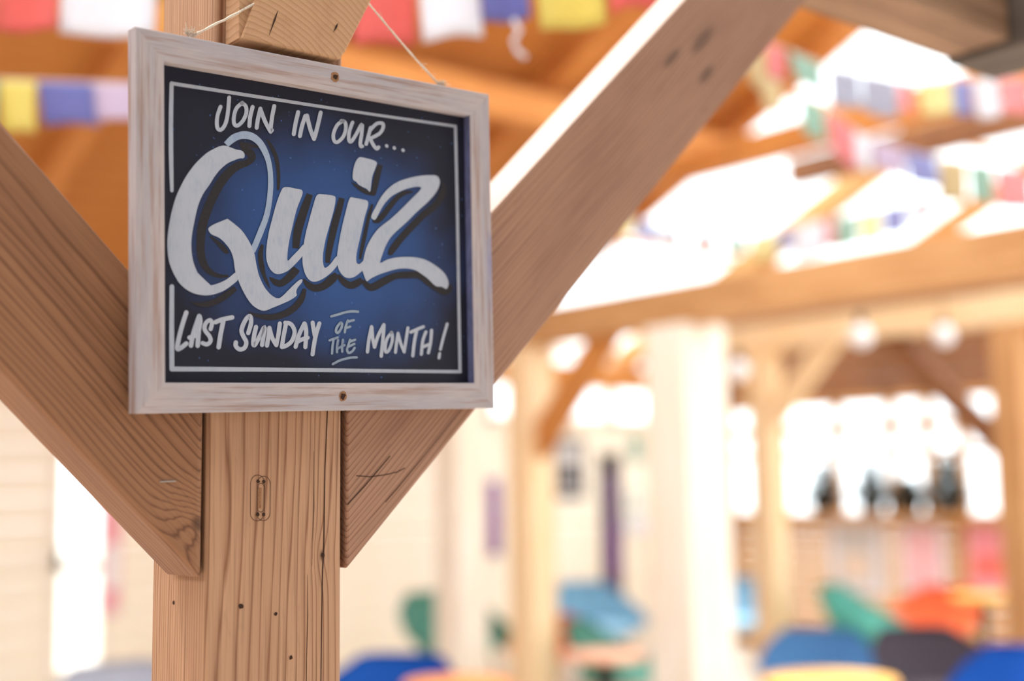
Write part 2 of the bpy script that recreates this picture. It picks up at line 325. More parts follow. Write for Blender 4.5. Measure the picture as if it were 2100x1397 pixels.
# far wall at u = UW: slats below, windows above
wb = empty('wall_back'); tag(wb, 'end wall of spaced horizontal slats with light between them', None, None, 'structure')
zs = on_u(1830, 1052, UW).z; zt = on_u(1830, 822, UW).z; vlo = 2.2
hboards(wb, 'v', UW, vlo, VW, 0, zs-.06, .100, .011, MW['slat'], .025)
for v in (2.4, 3.6, 4.8, 6.0, 7.2, 8.4): obj('stud', boxbm(.06, .08, zs-.06), MW['slat'], wb, Matrix.Translation((UW+.05, v, (zs-.06)/2)))
hboards(wb, 'v', UW, vlo, VW, zt+.05, EYE+1.85, .15, .003, MW['brown'], .03)
w5 = empty('window_5'); tag(w5, 'row of bright windows in the slatted end wall', None, None, 'structure')
wv = [VW]+[on_u(x, 950, UW).y for x in (1395, 1500, 1606, 1720, 1830, 1905, 1976, 2052, 2130)]+[vlo]
for a, b in zip(wv, wv[1:]): obj('pane', boxbm(.008, abs(b-a)-.1, zt-zs), MW['glass'], w5, Matrix.Translation((UW, (a+b)/2, (zs+zt)/2)))
for a in wv: obj('mullion', boxbm(.09, .075, zt-zs+.1, .004), MW['tan'], w5, Matrix.Translation((UW, a, (zs+zt)/2)))
for zz, hh in ((zt+.02, .06), (on_u(1830, 873, UW).z, .085), (on_u(1830, 929, UW).z, .05)): obj('transom', boxbm(.09, VW-vlo, hh, .004), MW['tan'], w5, Matrix.Translation((UW, (VW+vlo)/2, zz)))
obj('window_sill', boxbm(.26, VW-vlo, .07, .006), MW['tan'], w5, Matrix.Translation((UW-.08, (VW+vlo)/2, zs-.03)))

# tie beams on posts further back
def bgbeam(name, u, px0, px1, pytop, v_to, h, th, mat, lab):
    a = on_u(px0, pytop[0], u); b = on_u(px1, pytop[1], u); z = (a.z+b.z)/2-h/2
    o = timber(name, (u+th/2, v_to[0], z), (u+th/2, v_to[1], z), (0, 0, 1), h, th, MW[mat]); tag(o, lab, 'beam'); return z-h/2
T1, T2 = 5.0, 7.2
z1 = bgbeam('tie_beam', T1, 1209, 2100, (616, 451), (2.0, 8.97), .21, .2, 'tan', 'long tie beam crossing below the glazed roof bays')
e2 = on_u(1420, 690, T2).y
z2 = bgbeam('tie_beam', T2, 1618, 2100, (663, 584), (2.4, e2), .19, .18, 'blond', 'pale tie beam whose sawn end overhangs its post')
def bgpost(px, u, w_, ztop, mat, lab, py=1200):
    p = on_u(px, py, u)
    o = timber('timber_post', (u+w_/2, p.y, 0), (u+w_/2, p.y, ztop), (1, 0, 0), w_, w_, MW[mat], .006); tag(o, lab, 'post'); return p.y
vb_ = bgpost(1066, T1, .21, z1, 'blond', 'slim post with one brace rising to the long tie beam')
_c0 = on_u(1418, 1100, T1).y; WC = on_u(1328, 1100, T1).y-_c0
vc = _c0+WC/2
tag(timber('timber_post', (T1+WC/2, vc, 0), (T1+WC/2, vc, z1), (1, 0, 0), WC, WC, MW['cream'], .008), 'thick pale post under the long tie beam', 'post')
# 'cream', 'thick pale post under the long tie beam')
vd = bgpost(1566, T2, .18, z2, 'blond', 'post under the pale tie beam with a V of braces')
ve = bgpost(2086, T2, .18, z2, 'tan', 'orange post with a brace leaning from it towards the pale-beam post')
bgpost(915, T1, .25, z1, 'cream', 'white post standing before the green tub chair')
def bgbrace(u, v, z, dv, dz, w_, mat, lab):
    s_ = 1 if dv > 0 else -1; zt_ = z+dz; q = w_*1.414
    o = prism('brace', [(u, v, z), (u, v+s_*dz, zt_), (u, v+s_*(dz-q), zt_), (u, v, z+q)], (0, s_, 1), (0, -s_, 1), (.1, 0, 0), MW[mat], .004); tag(o, lab, 'brace')
zb = on_u(1090, 940, T1).z; bgbrace(T1+.05, vb_-.106, zb, -1, z1-zb-.002, .15, 'orange', 'orange brace between the slim post and the long tie beam')
zb = on_u(1610, 880, T2).z; bgbrace(T2+.04, vd-.091, zb, -1, z2-zb-.002, .14, 'blond', 'pale brace on the window side of the pale-beam post'); bgbrace(T2+.04, vd+.091, z2-.36, 1, .358, .1, 'honey', 'short brace towards the sawn end of the pale tie beam')
zb = on_u(2056, 950, T2).z; bgbrace(T2+.04, ve+.091, zb, 1, z2-zb-.002, .13, 'brown', 'brown brace leaning out from the orange post')
# collar beams higher up in the roof
for u, (x0, y0), (x1, y1), h, mat, lab in ((6.0, (1500, 290), (2100, 128), .16, 'orange', 'upper collar beam crossing the glazed roof bays'), (8.0, (1900, 262), (2100, 208), .2, 'brown', 'darker collar beam higher in the roof')):
    a = on_u(x0, y0, u); b = on_u(x1, y1, u); z = (a.z+b.z)/2-h/2
    tag(timber('collar_beam', (u, 1.0, z), (u, (EYE+5.3-z)/.445-.15, z), (0, 0, 1), h, .16, MW[mat]), lab, 'beam')

# ------------------------------------------------------------------ the near timber frame
PU0, PU1, PV0, PV1 = .678, .8613, 1.3949, 1.5457
post = empty('timber_post', ((PU0+PU1)/2, (PV0+PV1)/2, 0)); tag(post, 'square larch post with cracks and nail holes behind the blue sign', 'post')
ZT = EYE+1.45
body = boxbm(ZT, PV1-PV0, PU1-PU0)
be = [e for e in body.edges if abs(e.verts[0].co.x-e.verts[1].co.x) > 1]
bmesh.ops.bevel(body, geom=be, offset=.007, segments=4, affect='EDGES', profile=.5)
def wl_(o, mw):           # set a world matrix on a child of an unrotated empty
    o.matrix_local = Matrix.Translation(-o.parent.location) @ mw; return o
pm = frame(Vector(((PU0+PU1)/2, (PV0+PV1)/2, ZT/2)), (0, 0, 1), (1, 0, 0))
wl_(obj('shaft', body, MW['post'], post), pm)
FACE = PV0-.0004
def ribbon(name, pts, wd, mat, parent, y=FACE):
    bm = bmesh.new(); rows = []
    for i, (a, z) in enumerate(pts):
        p0 = pts[max(i-1, 0)]; p1 = pts[min(i+1, len(pts)-1)]; t = Vector((p1[0]-p0[0], p1[1]-p0[1])).normalized(); ww = wd[i] if isinstance(wd, list) else wd
        rows.append((bm.verts.new((a-t.y*ww/2, y, z+t.x*ww/2)), bm.verts.new((a+t.y*ww/2, y, z-t.x*ww/2))))
    for A, B in zip(rows, rows[1:]): bm.faces.new((A[0], A[1], B[1], B[0]))
    o = obj(name, bm, mat, parent); return wl_(o, Matrix()) if parent is not None else o
for k, (pts, wd) in enumerate(((((.8391, .15), (.8391, .0964), (.836, .03), (.8346, -.0689), (.833, -.10), (.832, -.16), (.8312, -.26)), [.0012, .0014, .0012, .0018, .0016, .0013, .0012]),
                               (((.8120, -.10), (.8126, -.15), (.8112, -.20), (.8108, -.27)), [.0004, .0010, .0009, .0010]),
                               (((.820, .05), (.8205, -.02), (.818, -.09)), [.0004, .0008, .0003]))):
    ribbon('crack', [(a, EYE+z) for a, z in pts], wd, MW['crack'], post)
for a, z, r in ((.7435, .0132, .0024), (.751, .0131, .0022), (.7433, -.0258, .0024), (.7514, -.026, .0022), (.7229, -.1325, .0030), (.7685, -.1446, .0022), (.7897, -.1972, .0026), (.8329, -.0778, .0026)):
    wl_(disc('nail_hole', r, MW['hole'], post, None, 9, 0, .25), Matrix.Translation((a, FACE-.0003, EYE+z)))
wl_(disc('nail_hole', .003, MW['hole'], post, None, 9, 0, .25), Matrix.Translation((PU0-.0006, 1.4798, EYE-.1303)) @ Matrix.Rotation(-math.pi/2, 4, 'Z'))
def stadium(cx, cz, w_, h):
    pts = []; r = w_/2
    for s, a0 in ((1, 0), (-1, 180)):
        for k in range(9): a = math.radians(a0+180*k/8); pts.append((cx+r*math.cos(a), cz+s*(h/2-r)+r*math.sin(a)))
    return pts+pts[:2]
for cx_, w_, h_, cz_ in ((.7430, .0185, .0545, -.0063), (.7512, .0175, .0530, -.0070), (.7475, .0085, .034, -.006)):
    ribbon('scored_outline', [(a, EYE+z) for a, z in stadium(cx_, cz_, w_, h_)], .0008, MW['line'], post)
ribbon('pale_strip', [(.7455, EYE+.006), (.7452, EYE-.019)], .006, MW['holerim'], post, FACE+.0001)

def Pz(u, z, v=PV0): return (u, v, EYE+z)
ZB = .949
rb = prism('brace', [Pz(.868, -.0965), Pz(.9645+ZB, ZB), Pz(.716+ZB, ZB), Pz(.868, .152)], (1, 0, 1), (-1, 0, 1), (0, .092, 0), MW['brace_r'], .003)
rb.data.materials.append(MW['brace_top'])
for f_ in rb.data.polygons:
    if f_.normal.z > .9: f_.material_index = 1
tag(rb, 'weathered larch brace with a bright upper edge rising from behind the sign', 'brace', 'braces of the near post')
lb = prism('brace', [Pz(.6735, -.1002), Pz(.6735, .1602), Pz(-.37, 1.2037), Pz(-.63, 1.2033)], (1, 0, -1), (1, 0, 1), (0, .093, 0), MW['brace_l'], .008, 4)
tag(lb, 'brown larch brace with a knot at its foot beside the post', 'brace', 'braces of the near post')
st = timber('staple', (.619, PV0-.0012, EYE+.0137), (.6381, PV0-.0012, EYE+.0144), (0, 0, 1), .0012, .0012, MW['steel'], .0002)
tag(st, 'small steel staple in the knotted brace', 'staple')
# scratch on the weathered brace
bpy.context.view_layer.update()
sp = [on_v(x, y, PV0) for x, y in ((730, 976), (760, 978), (790, 974), (815, 968), (830, 960))]
o = ribbon('scratch', [(p.x, p.z) for p in sp], .0011, MW['crack'], None); o.parent = rb; o.matrix_local = rb.matrix_local.inverted()
for pts, ww in ((((712, 1035), (745, 1000), (775, 965), (800, 935)), .0014), (((975, 800), (930, 860), (870, 935), (812, 1005), (790, 1030)), .0010)):
    sp = [on_v(x, y, PV0) for x, y in pts]
    o = ribbon('crack', [(p.x, p.z) for p in sp], ww, MW['crack'], None); o.parent = rb; o.matrix_local = rb.matrix_local.inverted()
# plate on the brace and the cross beam it meets
UJ = 2.548
tag(timber('plate_beam', (1.69, PV0+.08, EYE+ZB+.125), (UJ-.012, PV0+.08, EYE+ZB+.125), (0, 0, 1), .25, .16, MW['beam'], .005), 'horizontal plate beam resting on top of the bright-edged brace', 'beam')
tag(timber('cross_beam', (UJ+.1, -1.5, EYE+.94+.14), (UJ+.1, PV0+.165, EYE+.94+.14), (0, 0, 1), .28, .2, MW['beam_grey'], .006), 'grey cross beam meeting the end of the plate beam', 'beam')
# sawn strut end the sign hangs on
bv = 1.352
ext = [(524-.34*260, 0)]
pl = [on_v(497, 77, bv), on_v(600, 101, bv), on_v(696, 122, bv), on_v(709, 106, bv), on_v(757, 10, bv)]
dR = (pl[4]-pl[3]).normalized(); dL = (on_v(524, 0, bv)-pl[0]).normalized()
poly = pl + [pl[4]+dR*.22, pl[0]+dL*.33]
strut = prism('strut_end', poly, (1, 0, .1), (0, 0, 1), (0, .0425, 0), MW['end'], .0025)
tag(strut, 'sawn block of pale timber fixed to the post above the sign', 'block')
bpy.context.view_layer.update()
for (x0, y0), (x1, y1), ww in (((570, 22), (552, 72), .0014), ((693, 48), (684, 66), .0018)):
    a, b = on_v(x0, y0, bv-.0005), on_v(x1, y1, bv-.0005); c = a.lerp(b, .35)
    o = ribbon('check_crack', [(a.x, a.z), (c.x, c.z), (b.x, b.z)], [.0004, ww*1.6, .0004], MW['crack'], None, bv-.0005); o.parent = strut; o.matrix_local = strut.matrix_local.inverted()

tri = [on_v(490, 78, bv+.006), on_v(500, 79, bv+.006), on_v(530, 0, bv+.006), on_v(489, 0, bv+.006)]
e_ = prism('rough_edge', [tri[0], tri[1], tri[2]+Vector((.06, 0, .2)), tri[3]+Vector((0, 0, .2))], (1, 0, .1), (0, 0, 1), (0, .036, 0), MW['end'], .001); bpy.context.view_layer.update(); em_ = e_.matrix_world.copy(); e_.parent = strut; e_.matrix_local = strut.matrix_world.inverted() @ em_
# ------------------------------------------------------------------ the sign
LET = [
(1,'letter_shadow','shadow',2,'r',[-949,1023,-950,1021,-950,1029,-953,1016,-954,1034,-959,1011,-960,1036,-966,1010,-971,1037,-978,1010,-987,1040,-993,1009,-1004,1043,-1012,1008,-1024,1045,-1032,1007,-1044,1048,-1053,1007,-1062,1050,-1073,1008,-1082,1052,-1092,1009,-1103,1054,-1114,1011,-1125,1055,-1136,1013,-1145,1056,-1156,1016,-1163,1057,-1173,1018,-1175,1058,-1185,1020,-1186,1056,-1194,1023,-1195,1050,-1200,1031,-1200,1042,-1201,1039]),
(2,'letter_shadow','shadow',2.2,'r',[-1204,1052,-1200,1055,-1210,1044,-1191,1058,-1213,1033,-1179,1058,-1209,1023,-1170,1052,-1206,1016,-1163,1047,-1203,1006,-1154,1041,-1199,994,-1143,1034,-1193,980,-1132,1027,-1186,966,-1121,1021,-1175,953,-1110,1016,-1162,940,-1099,1011,-1148,928,-1085,1004,-1134,917,-1069,997,-1121,908,-1052,988,-1112,900,-1036,978,-1106,895,-1021,966,-1101,889,-1011,954,-1096,885,-1003,941,-1093,883,-996,926,-1092,884,-993,908,-1090,887,-994,887,-1088,889,-1002,866,-1089,887,-1014,847,-1093,881,-1028,832,-1101,873,-1043,818,-1111,864,-1060,805,-1123,855,-1077,793,-1136,848,-1096,781,-1149,842,-1118,769,-1166,836,-1141,758,-1187,831,-1162,749,-1211,824,-1182,740,-1236,815,-1199,731,-1262,803,-1214,722,-1285,789,-1229,711,-1307,775,-1245,699,-1328,760,-1262,686,-1349,743,-1278,672,-1369,726,-1294,657,-1389,708,-1310,641,-1409,688,-1326,625,-1429,667,-1342,606,-1448,646,-1358,587,-1466,624,-1374,567,-1483,603,-1389,547,-1499,582,-1403,529,-1513,562,-1415,513,-1526,543,-1425,497,-1537,525,-1434,482,-1547,507,-1444,466,-1557,490,-1453,449,-1567,472,-1463,431,-1577,453,-1473,413,-1588,433,-1483,395,-1598,414,-1493,376,-1608,394,-1503,357,-1618,375,-1513,339,-1627,357,-1522,320,-1636,340,-1531,303,-1644,323,-1539,286,-1653,306,-1547,271,-1661,289,-1555,255,-1670,270,-1562,238,-1679,250,-1571,220,-1688,227,-1579,199,-1698,203,-1589,176,-1708,178,-1598,151,-1717,152,-1607,127,-1726,126,-1616,103,-1735,101,-1624,80,-1742,77,-1630,58,-1749,54,-1636,36,-1755,30,-1642,15,-1761,7,-1647,-6,-1766,-16,-1652,-26,-1770,-40,-1656,-47,-1773,-64,-1659,-67,-1775,-87,-1663,-88,-1776,-110,-1665,-109,-1777,-133,-1668,-131,-1778,-155,-1670,-152,-1778,-177,-1672,-173,-1779,-198,-1673,-194,-1779,-220,-1675,-215,-1780,-241,-1676,-235,-1779,-263,-1676,-254,-1778,-284,-1676,-272,-1777,-305,-1675,-290,-1774,-325,-1673,-307,-1771,-345,-1671,-324,-1767,-364,-1669,-340,-1763,-383,-1665,-356,-1757,-401,-1662,-371,-1751,-419,-1658,-385,-1743,-436,-1653,-400,-1734,-453,-1648,-414,-1725,-469,-1643,-428,-1714,-485,-1637,-441,-1701,-500,-1630,-453,-1688,-514,-1623,-464,-1674,-527,-1615,-474,-1658,-538,-1606,-484,-1642,-548,-1596,-494,-1625,-557,-1584,-503,-1608,-565,-1572,-512,-1591,-572,-1560,-520,-1573,-578,-1547,-527,-1554,-583,-1533,-533,-1536,-587,-1518,-538,-1517,-590,-1502,-543,-1498,-592,-1487,-547,-1480,-593,-1473,-550,-1461,-592,-1459,-552,-1442,-590,-1443,-552,-1424,-586,-1426,-552,-1407,-583,-1410,-551,-1394,-580,-1397,-550,-1384,-578,-1387,-550,-1377,-575,-1379,-551,-1372,-569,-1373,-555,-1370,-563,-1370,-561]),
(3,'letter_shadow','shadow',2.4,'r',[-840,1137,-838,1138,-844,1133,-833,1139,-845,1127,-827,1139,-844,1122,-823,1135,-838,1111,-815,1126,-831,1096,-803,1114,-822,1078,-789,1099,-813,1059,-774,1083,-804,1041,-760,1067,-795,1024,-748,1052,-787,1009,-738,1037,-780,994,-728,1023,-772,980,-719,1008,-765,966,-711,993,-758,952,-703,977,-751,937,-696,961,-746,922,-690,944,-740,908,-685,928,-735,893,-680,911,-730,877,-676,894,-726,861,-673,876,-722,842,-669,856,-719,822,-666,834,-715,800,-664,811,-713,777,-662,787,-710,754,-660,762,-708,731,-659,739,-707,710,-658,717,-706,689,-658,696,-705,670,-658,675,-705,650,-659,655,-705,632,-659,636,-705,615,-660,619,-705,600,-662,603,-705,586,-663,589,-706,574,-665,575,-706,563,-667,564,-706,553,-669,554,-706,545,-670,545,-706,538,-672,539,-705,531,-675,531,-699,525,-682,526,-692,523,-689,523]),
(4,'letter_shadow','shadow',2.6,'r',[-1605,-111,-1604,-110,-1607,-115,-1600,-107,-1606,-121,-1594,-106,-1603,-125,-1589,-108,-1595,-131,-1579,-112,-1585,-140,-1567,-118,-1573,-151,-1551,-126,-1560,-163,-1535,-134,-1547,-174,-1519,-143,-1535,-185,-1503,-151,-1525,-196,-1489,-160,-1514,-208,-1475,-169,-1503,-219,-1460,-178,-1493,-231,-1447,-187,-1482,-242,-1434,-197,-1472,-252,-1422,-206,-1461,-261,-1412,-216,-1450,-270,-1401,-226,-1439,-279,-1392,-237,-1429,-286,-1384,-246,-1420,-293,-1377,-254,-1414,-298,-1372,-260,-1402,-304,-1365,-272,-1387,-304,-1366,-285,-1376,-298,-1372,-295]),
(5,'letter_shadow','shadow',2.8,'r',[-913,-156,-910,-156,-923,-157,-902,-160,-932,-163,-896,-168,-938,-172,-896,-178,-941,-180,-897,-187,-947,-191,-899,-198,-953,-204,-900,-212,-959,-219,-902,-227,-965,-235,-903,-241,-969,-251,-903,-253,-972,-266,-904,-265,-974,-280,-904,-278,-974,-295,-904,-291,-974,-310,-904,-304,-974,-326,-903,-317,-973,-342,-902,-331,-971,-359,-900,-346,-969,-376,-897,-362,-966,-394,-894,-379,-962,-412,-891,-395,-959,-429,-887,-412,-954,-446,-884,-428,-949,-462,-882,-444,-942,-478,-879,-460,-935,-493,-877,-475,-928,-508,-874,-491,-921,-522,-871,-506,-915,-536,-868,-520,-909,-549,-864,-532,-903,-561,-860,-543,-898,-572,-855,-554,-892,-583,-850,-565,-886,-594,-845,-576,-879,-606,-840,-589,-870,-619,-835,-603,-859,-633,-830,-620,-848,-648,-824,-637,-837,-661,-819,-653,-828,-673,-814,-666,-821,-681,-811,-676,-819,-683,-810,-679,-816,-684,-811,-681,-814,-683,-813,-683]),
(6,'letter_shadow','shadow',3,'r',[-826,-556,-810,-540,-820,-564,-800,-544,-813,-576,-785,-549,-803,-590,-768,-555,-792,-605,-751,-561,-779,-620,-735,-565,-764,-631,-722,-568,-751,-639,-710,-571,-737,-646,-699,-574,-719,-652,-690,-576,-699,-656,-684,-577,-675,-657,-679,-577,-650,-652,-675,-575,-625,-643,-667,-571,-602,-632,-654,-563,-580,-618,-639,-551,-559,-604,-623,-538,-540,-590,-606,-524,-521,-576,-591,-511,-503,-562,-578,-498,-486,-546,-564,-485,-469,-531,-551,-471,-454,-516,-538,-457,-442,-503,-526,-444,-431,-491,-515,-432,-421,-481,-506,-423,-413,-470,-499,-416,-407,-462,-492,-410,-403,-454,-486,-405,-399,-449,-481,-400,-397,-444,-477,-396]),
(7,'letter_shadow','shadow',3.2,'r',[-284,527,-198,509,-292,509,-204,490,-304,485,-213,465,-318,456,-223,435,-333,424,-233,403,-349,392,-244,370,-363,361,-255,338,-377,330,-266,306,-391,297,-278,273,-405,263,-290,239,-419,229,-302,206,-432,197,-313,174,-443,166,-323,145,-453,139,-332,118,-461,113,-340,94,-468,89,-348,71,-475,64,-355,49,-480,38,-361,27,-485,10,-368,3,-489,-21,-374,-25,-492,-56,-381,-58,-493,-91,-387,-92,-494,-124,-393,-124,-495,-151,-398,-151,-496,-171,-401,-171]),
(8,'letter_shadow','shadow',3.4,'r',[189,521,274,511,183,503,269,493,175,480,263,469,165,451,256,440,155,420,248,409,144,389,239,376,133,358,230,345,123,328,220,313,111,296,210,280,99,263,199,247,87,229,188,213,76,195,178,180,65,161,168,148,56,128,158,115,47,94,149,82,38,60,139,49,31,27,130,17,23,-4,121,-15,16,-35,113,-45,9,-64,105,-75,3,-93,97,-103,-4,-120,89,-130,-9,-147,82,-156,-14,-173,75,-181,-19,-198,69,-204,-21,-223,64,-227,-23,-248,58,-250,-24,-272,53,-273,-24,-293,49,-293,-24,-310,45,-311,-25,-323,43,-324]),
(9,'letter_shadow','shadow',3.6,'r',[698,483,701,483,690,483,708,480,681,478,712,473,676,471,711,465,669,456,707,450,660,436,700,429,649,412,692,404,638,385,684,377,626,356,675,349,615,326,667,320,605,296,659,290,596,263,651,258,586,229,643,224,577,194,635,189,568,160,626,154,559,126,617,120,549,92,609,86,540,58,600,52,530,24,591,17,521,-10,582,-16,513,-42,573,-48,506,-73,564,-79,500,-104,556,-109,494,-134,547,-139,490,-164,539,-168,486,-191,531,-194,483,-213,524,-217,480,-230,519,-233,481,-238,515,-241,487,-245,506,-246,494,-248,498,-248]),
(10,'letter_shadow','shadow',3.8,'r',[-355,-556,-332,-539,-351,-566,-321,-545,-344,-579,-308,-554,-336,-596,-292,-564,-326,-614,-275,-573,-313,-631,-259,-581,-299,-646,-246,-587,-283,-658,-233,-591,-267,-668,-219,-596,-248,-677,-206,-600,-228,-685,-194,-602,-204,-690,-183,-604,-180,-692,-172,-604,-155,-692,-160,-602,-130,-689,-145,-599,-104,-683,-129,-596,-79,-676,-112,-590,-54,-667,-96,-583,-28,-656,-80,-576,-2,-642,-64,-565,25,-627,-46,-552,50,-610,-27,-535,73,-593,-8,-519,94,-577,11,-502,111,-562,29,-488,127,-546,47,-477,140,-530,63,-467,152,-513,80,-458,160,-499,96,-450,167,-487,109,-443,172,-478,119,-437]),
(11,'letter_shadow','shadow',4,'r',[138,-482,177,-453,146,-493,189,-461,155,-508,204,-472,167,-526,223,-484,181,-545,242,-497,197,-564,260,-508,213,-579,275,-516,230,-592,290,-523,248,-604,305,-529,268,-614,319,-535,289,-623,332,-539,313,-629,342,-541,340,-632,350,-542,368,-631,356,-541,394,-626,365,-538,417,-618,377,-534,438,-609,391,-528,456,-601,407,-521,472,-591,421,-515,490,-580,434,-509,506,-567,448,-503,521,-553,463,-496,532,-541,478,-489,542,-531,491,-482,548,-524,500,-477]),
(12,'letter_shadow','shadow',4.2,'r',[519,-518,523,-514,513,-529,536,-508,513,-543,553,-506,521,-555,568,-513,529,-563,580,-519,541,-577,596,-529,555,-592,614,-539,572,-609,633,-548,591,-624,648,-554,614,-636,657,-555,638,-643,660,-554,662,-645,661,-553,685,-642,663,-551,705,-637,669,-549,723,-631,681,-544,743,-624,696,-537,767,-614,714,-529,794,-601,736,-517,821,-586,761,-504,848,-572,788,-489,874,-558,817,-474,900,-545,846,-460,927,-531,875,-448,954,-517,904,-435,982,-503,935,-423,1008,-490,967,-411,1034,-478,1000,-399,1059,-470,1033,-389,1084,-464,1065,-381,1109,-459,1096,-375,1134,-457,1127,-370,1161,-455,1158,-366,1190,-453,1188,-363,1221,-451,1219,-360,1255,-449,1253,-357,1291,-446,1290,-354,1327,-443,1329,-351,1361,-442,1370,-349,1390,-443,1411,-351,1414,-446,1451,-356,1432,-451,1488,-368,1450,-459,1519,-383,1470,-471,1545,-400,1491,-485,1567,-416,1515,-501,1587,-431,1541,-516,1607,-443,1566,-529,1630,-456,1590,-542,1654,-468,1614,-555,1678,-480,1639,-567,1701,-492,1664,-579,1724,-503,1688,-590,1747,-513,1712,-601,1770,-524,1736,-612,1794,-534,1762,-622,1816,-544,1788,-632,1836,-551,1816,-639,1852,-556,1846,-643,1861,-558,1878,-640,1864,-559,1905,-631,1870,-559,1927,-619,1878,-557,1944,-606,1888,-553,1957,-594,1898,-548,1968,-582,1906,-544,1978,-567,1910,-542,1983,-551,1915,-538,1985,-538,1919,-531,1985,-526,1923,-523,1984,-518,1926,-515,1984,-513,1929,-508,1983,-502,1936,-498,1975,-493,1947,-491,1964,-489,1959,-489]),
(13,'letter_shadow','shadow',4.4,'r',[791,1011,866,1002,785,996,862,987,777,976,857,966,767,952,850,942,757,926,843,916,747,900,836,890,739,876,829,867,732,853,823,845,725,831,818,823,719,809,812,802,713,787,806,780,708,765,800,758,703,744,794,737,698,722,787,715,693,698,779,691,688,674,771,668,684,652,764,646,680,634,758,628,678,621,754,615]),
(14,'letter_shadow','shadow',4.6,'r',[754,621,753,616,753,633,746,605,743,644,731,595,727,649,714,593,712,650,700,593,691,651,679,594,667,652,654,596,642,653,627,598,619,656,600,601,599,659,574,607,581,664,551,615,561,670,529,625,542,678,509,635,522,686,490,646,503,694,473,657,484,701,457,667,466,708,441,678,447,715,426,689,429,721,411,701,412,727,399,711,398,732,388,720,387,735,380,727,385,736,379,729,382,735,378,731,380,734,379,733]),
(15,'letter_shadow','shadow',4.8,'r',[1345,706,1345,703,1342,711,1343,697,1335,716,1336,691,1326,716,1328,688,1315,716,1316,684,1300,717,1300,681,1281,717,1283,676,1258,716,1265,671,1234,712,1248,664,1210,706,1232,657,1187,697,1216,648,1164,686,1198,638,1141,673,1180,626,1118,659,1161,613,1094,643,1142,599,1071,626,1123,584,1048,607,1105,566,1026,586,1085,547,1003,564,1066,526,982,542,1046,504,961,520,1026,482,941,498,1008,460,921,477,990,440,902,455,972,419,884,433,955,397,867,413,938,376,851,394,920,355,835,377,903,336,820,362,887,319,806,347,871,303,792,334,855,288,779,323,839,274,768,313,823,262,760,306,806,251,755,302,786,243,751,298,767,239,744,293,751,238,737,290,739,239,728,286,731,241,721,283,726,242,709,278,713,243,701,269,703,249,698,260,699,257]),
(16,'letter_shadow','shadow',5,'r',[1837,890,1840,891,1832,886,1847,893,1828,879,1855,891,1830,872,1860,887,1831,866,1865,883,1833,858,1873,878,1835,849,1882,870,1835,839,1892,860,1834,831,1900,846,1831,822,1905,830,1827,810,1907,814,1822,796,1909,797,1815,782,1909,777,1808,767,1906,756,1799,751,1899,732,1788,733,1889,707,1775,712,1875,681,1759,688,1858,654,1742,662,1837,625,1723,637,1814,595,1703,612,1788,566,1680,588,1759,536,1655,566,1727,508,1625,544,1692,481,1591,521,1656,456,1555,497,1621,432,1518,471,1587,408,1481,444,1554,383,1447,415,1522,356,1412,385,1489,328,1378,355,1456,299,1344,325,1423,269,1312,295,1390,239,1280,265,1358,210,1248,236,1327,181,1216,206,1295,152,1185,176,1265,123,1155,147,1235,94,1126,119,1207,67,1100,92,1181,41,1074,66,1157,16,1050,40,1134,-9,1027,15,1113,-33,1007,-8,1093,-56,989,-29,1075,-76,974,-48,1060,-93,962,-64,1047,-107,952,-79,1037,-117,946,-92,1028,-126,941,-102,1021,-133,938,-109,1015,-140,936,-115,1010,-145,930,-133,994,-159,935,-150,972,-165,947,-161,954,-163]),
(17,'letter_shadow','shadow',5.2,'r',[-1859,-893,-1857,-888,-1851,-898,-1847,-889,-1840,-905,-1833,-890,-1826,-914,-1817,-892,-1811,-922,-1800,-894,-1794,-930,-1783,-894,-1775,-936,-1767,-894,-1757,-940,-1751,-893,-1738,-943,-1734,-891,-1717,-945,-1717,-888,-1696,-945,-1699,-885,-1675,-945,-1681,-882,-1653,-943,-1663,-878,-1631,-940,-1645,-873,-1608,-935,-1626,-868,-1586,-929,-1606,-862,-1563,-922,-1587,-856,-1540,-913,-1568,-848,-1516,-904,-1549,-840,-1493,-892,-1530,-830,-1469,-880,-1511,-819,-1447,-867,-1492,-806,-1424,-853,-1471,-792,-1403,-839,-1450,-778,-1382,-825,-1429,-764,-1359,-809,-1406,-750,-1335,-791,-1381,-734,-1311,-773,-1355,-719,-1289,-755,-1331,-704,-1271,-740,-1311,-692,-1258,-730,-1296,-683]),
(18,'letter_shadow','shadow',5.4,'r',[-1119,-973,-1116,-968,-1111,-979,-1106,-972,-1101,-987,-1093,-977,-1088,-997,-1077,-982,-1073,-1008,-1060,-987,-1056,-1018,-1042,-992,-1037,-1027,-1024,-995,-1015,-1035,-1004,-997,-992,-1042,-981,-998,-967,-1048,-956,-999,-941,-1054,-931,-999,-916,-1059,-907,-999,-891,-1062,-883,-999,-868,-1065,-861,-998,-845,-1067,-840,-998,-822,-1067,-820,-997,-798,-1067,-800,-995,-773,-1065,-780,-993,-747,-1062,-760,-990,-721,-1057,-738,-985,-694,-1051,-715,-979,-667,-1044,-692,-971,-640,-1036,-669,-963,-614,-1027,-647,-955,-588,-1017,-625,-946,-564,-1006,-604,-936,-540,-994,-584,-926,-517,-981,-565,-915,-494,-967,-546,-904,-472,-952,-528,-892,-450,-935,-511,-878,-429,-917,-493,-863,-408,-898,-475,-847,-388,-877,-458,-829,-369,-855,-442,-811,-352,-832,-427,-793,-337,-808,-414,-776,-326,-782,-402,-759,-317,-755,-390,-738,-312,-728,-379,-715,-308,-704,-369,-693,-305,-684,-360,-674,-302,-670,-354,-660]),
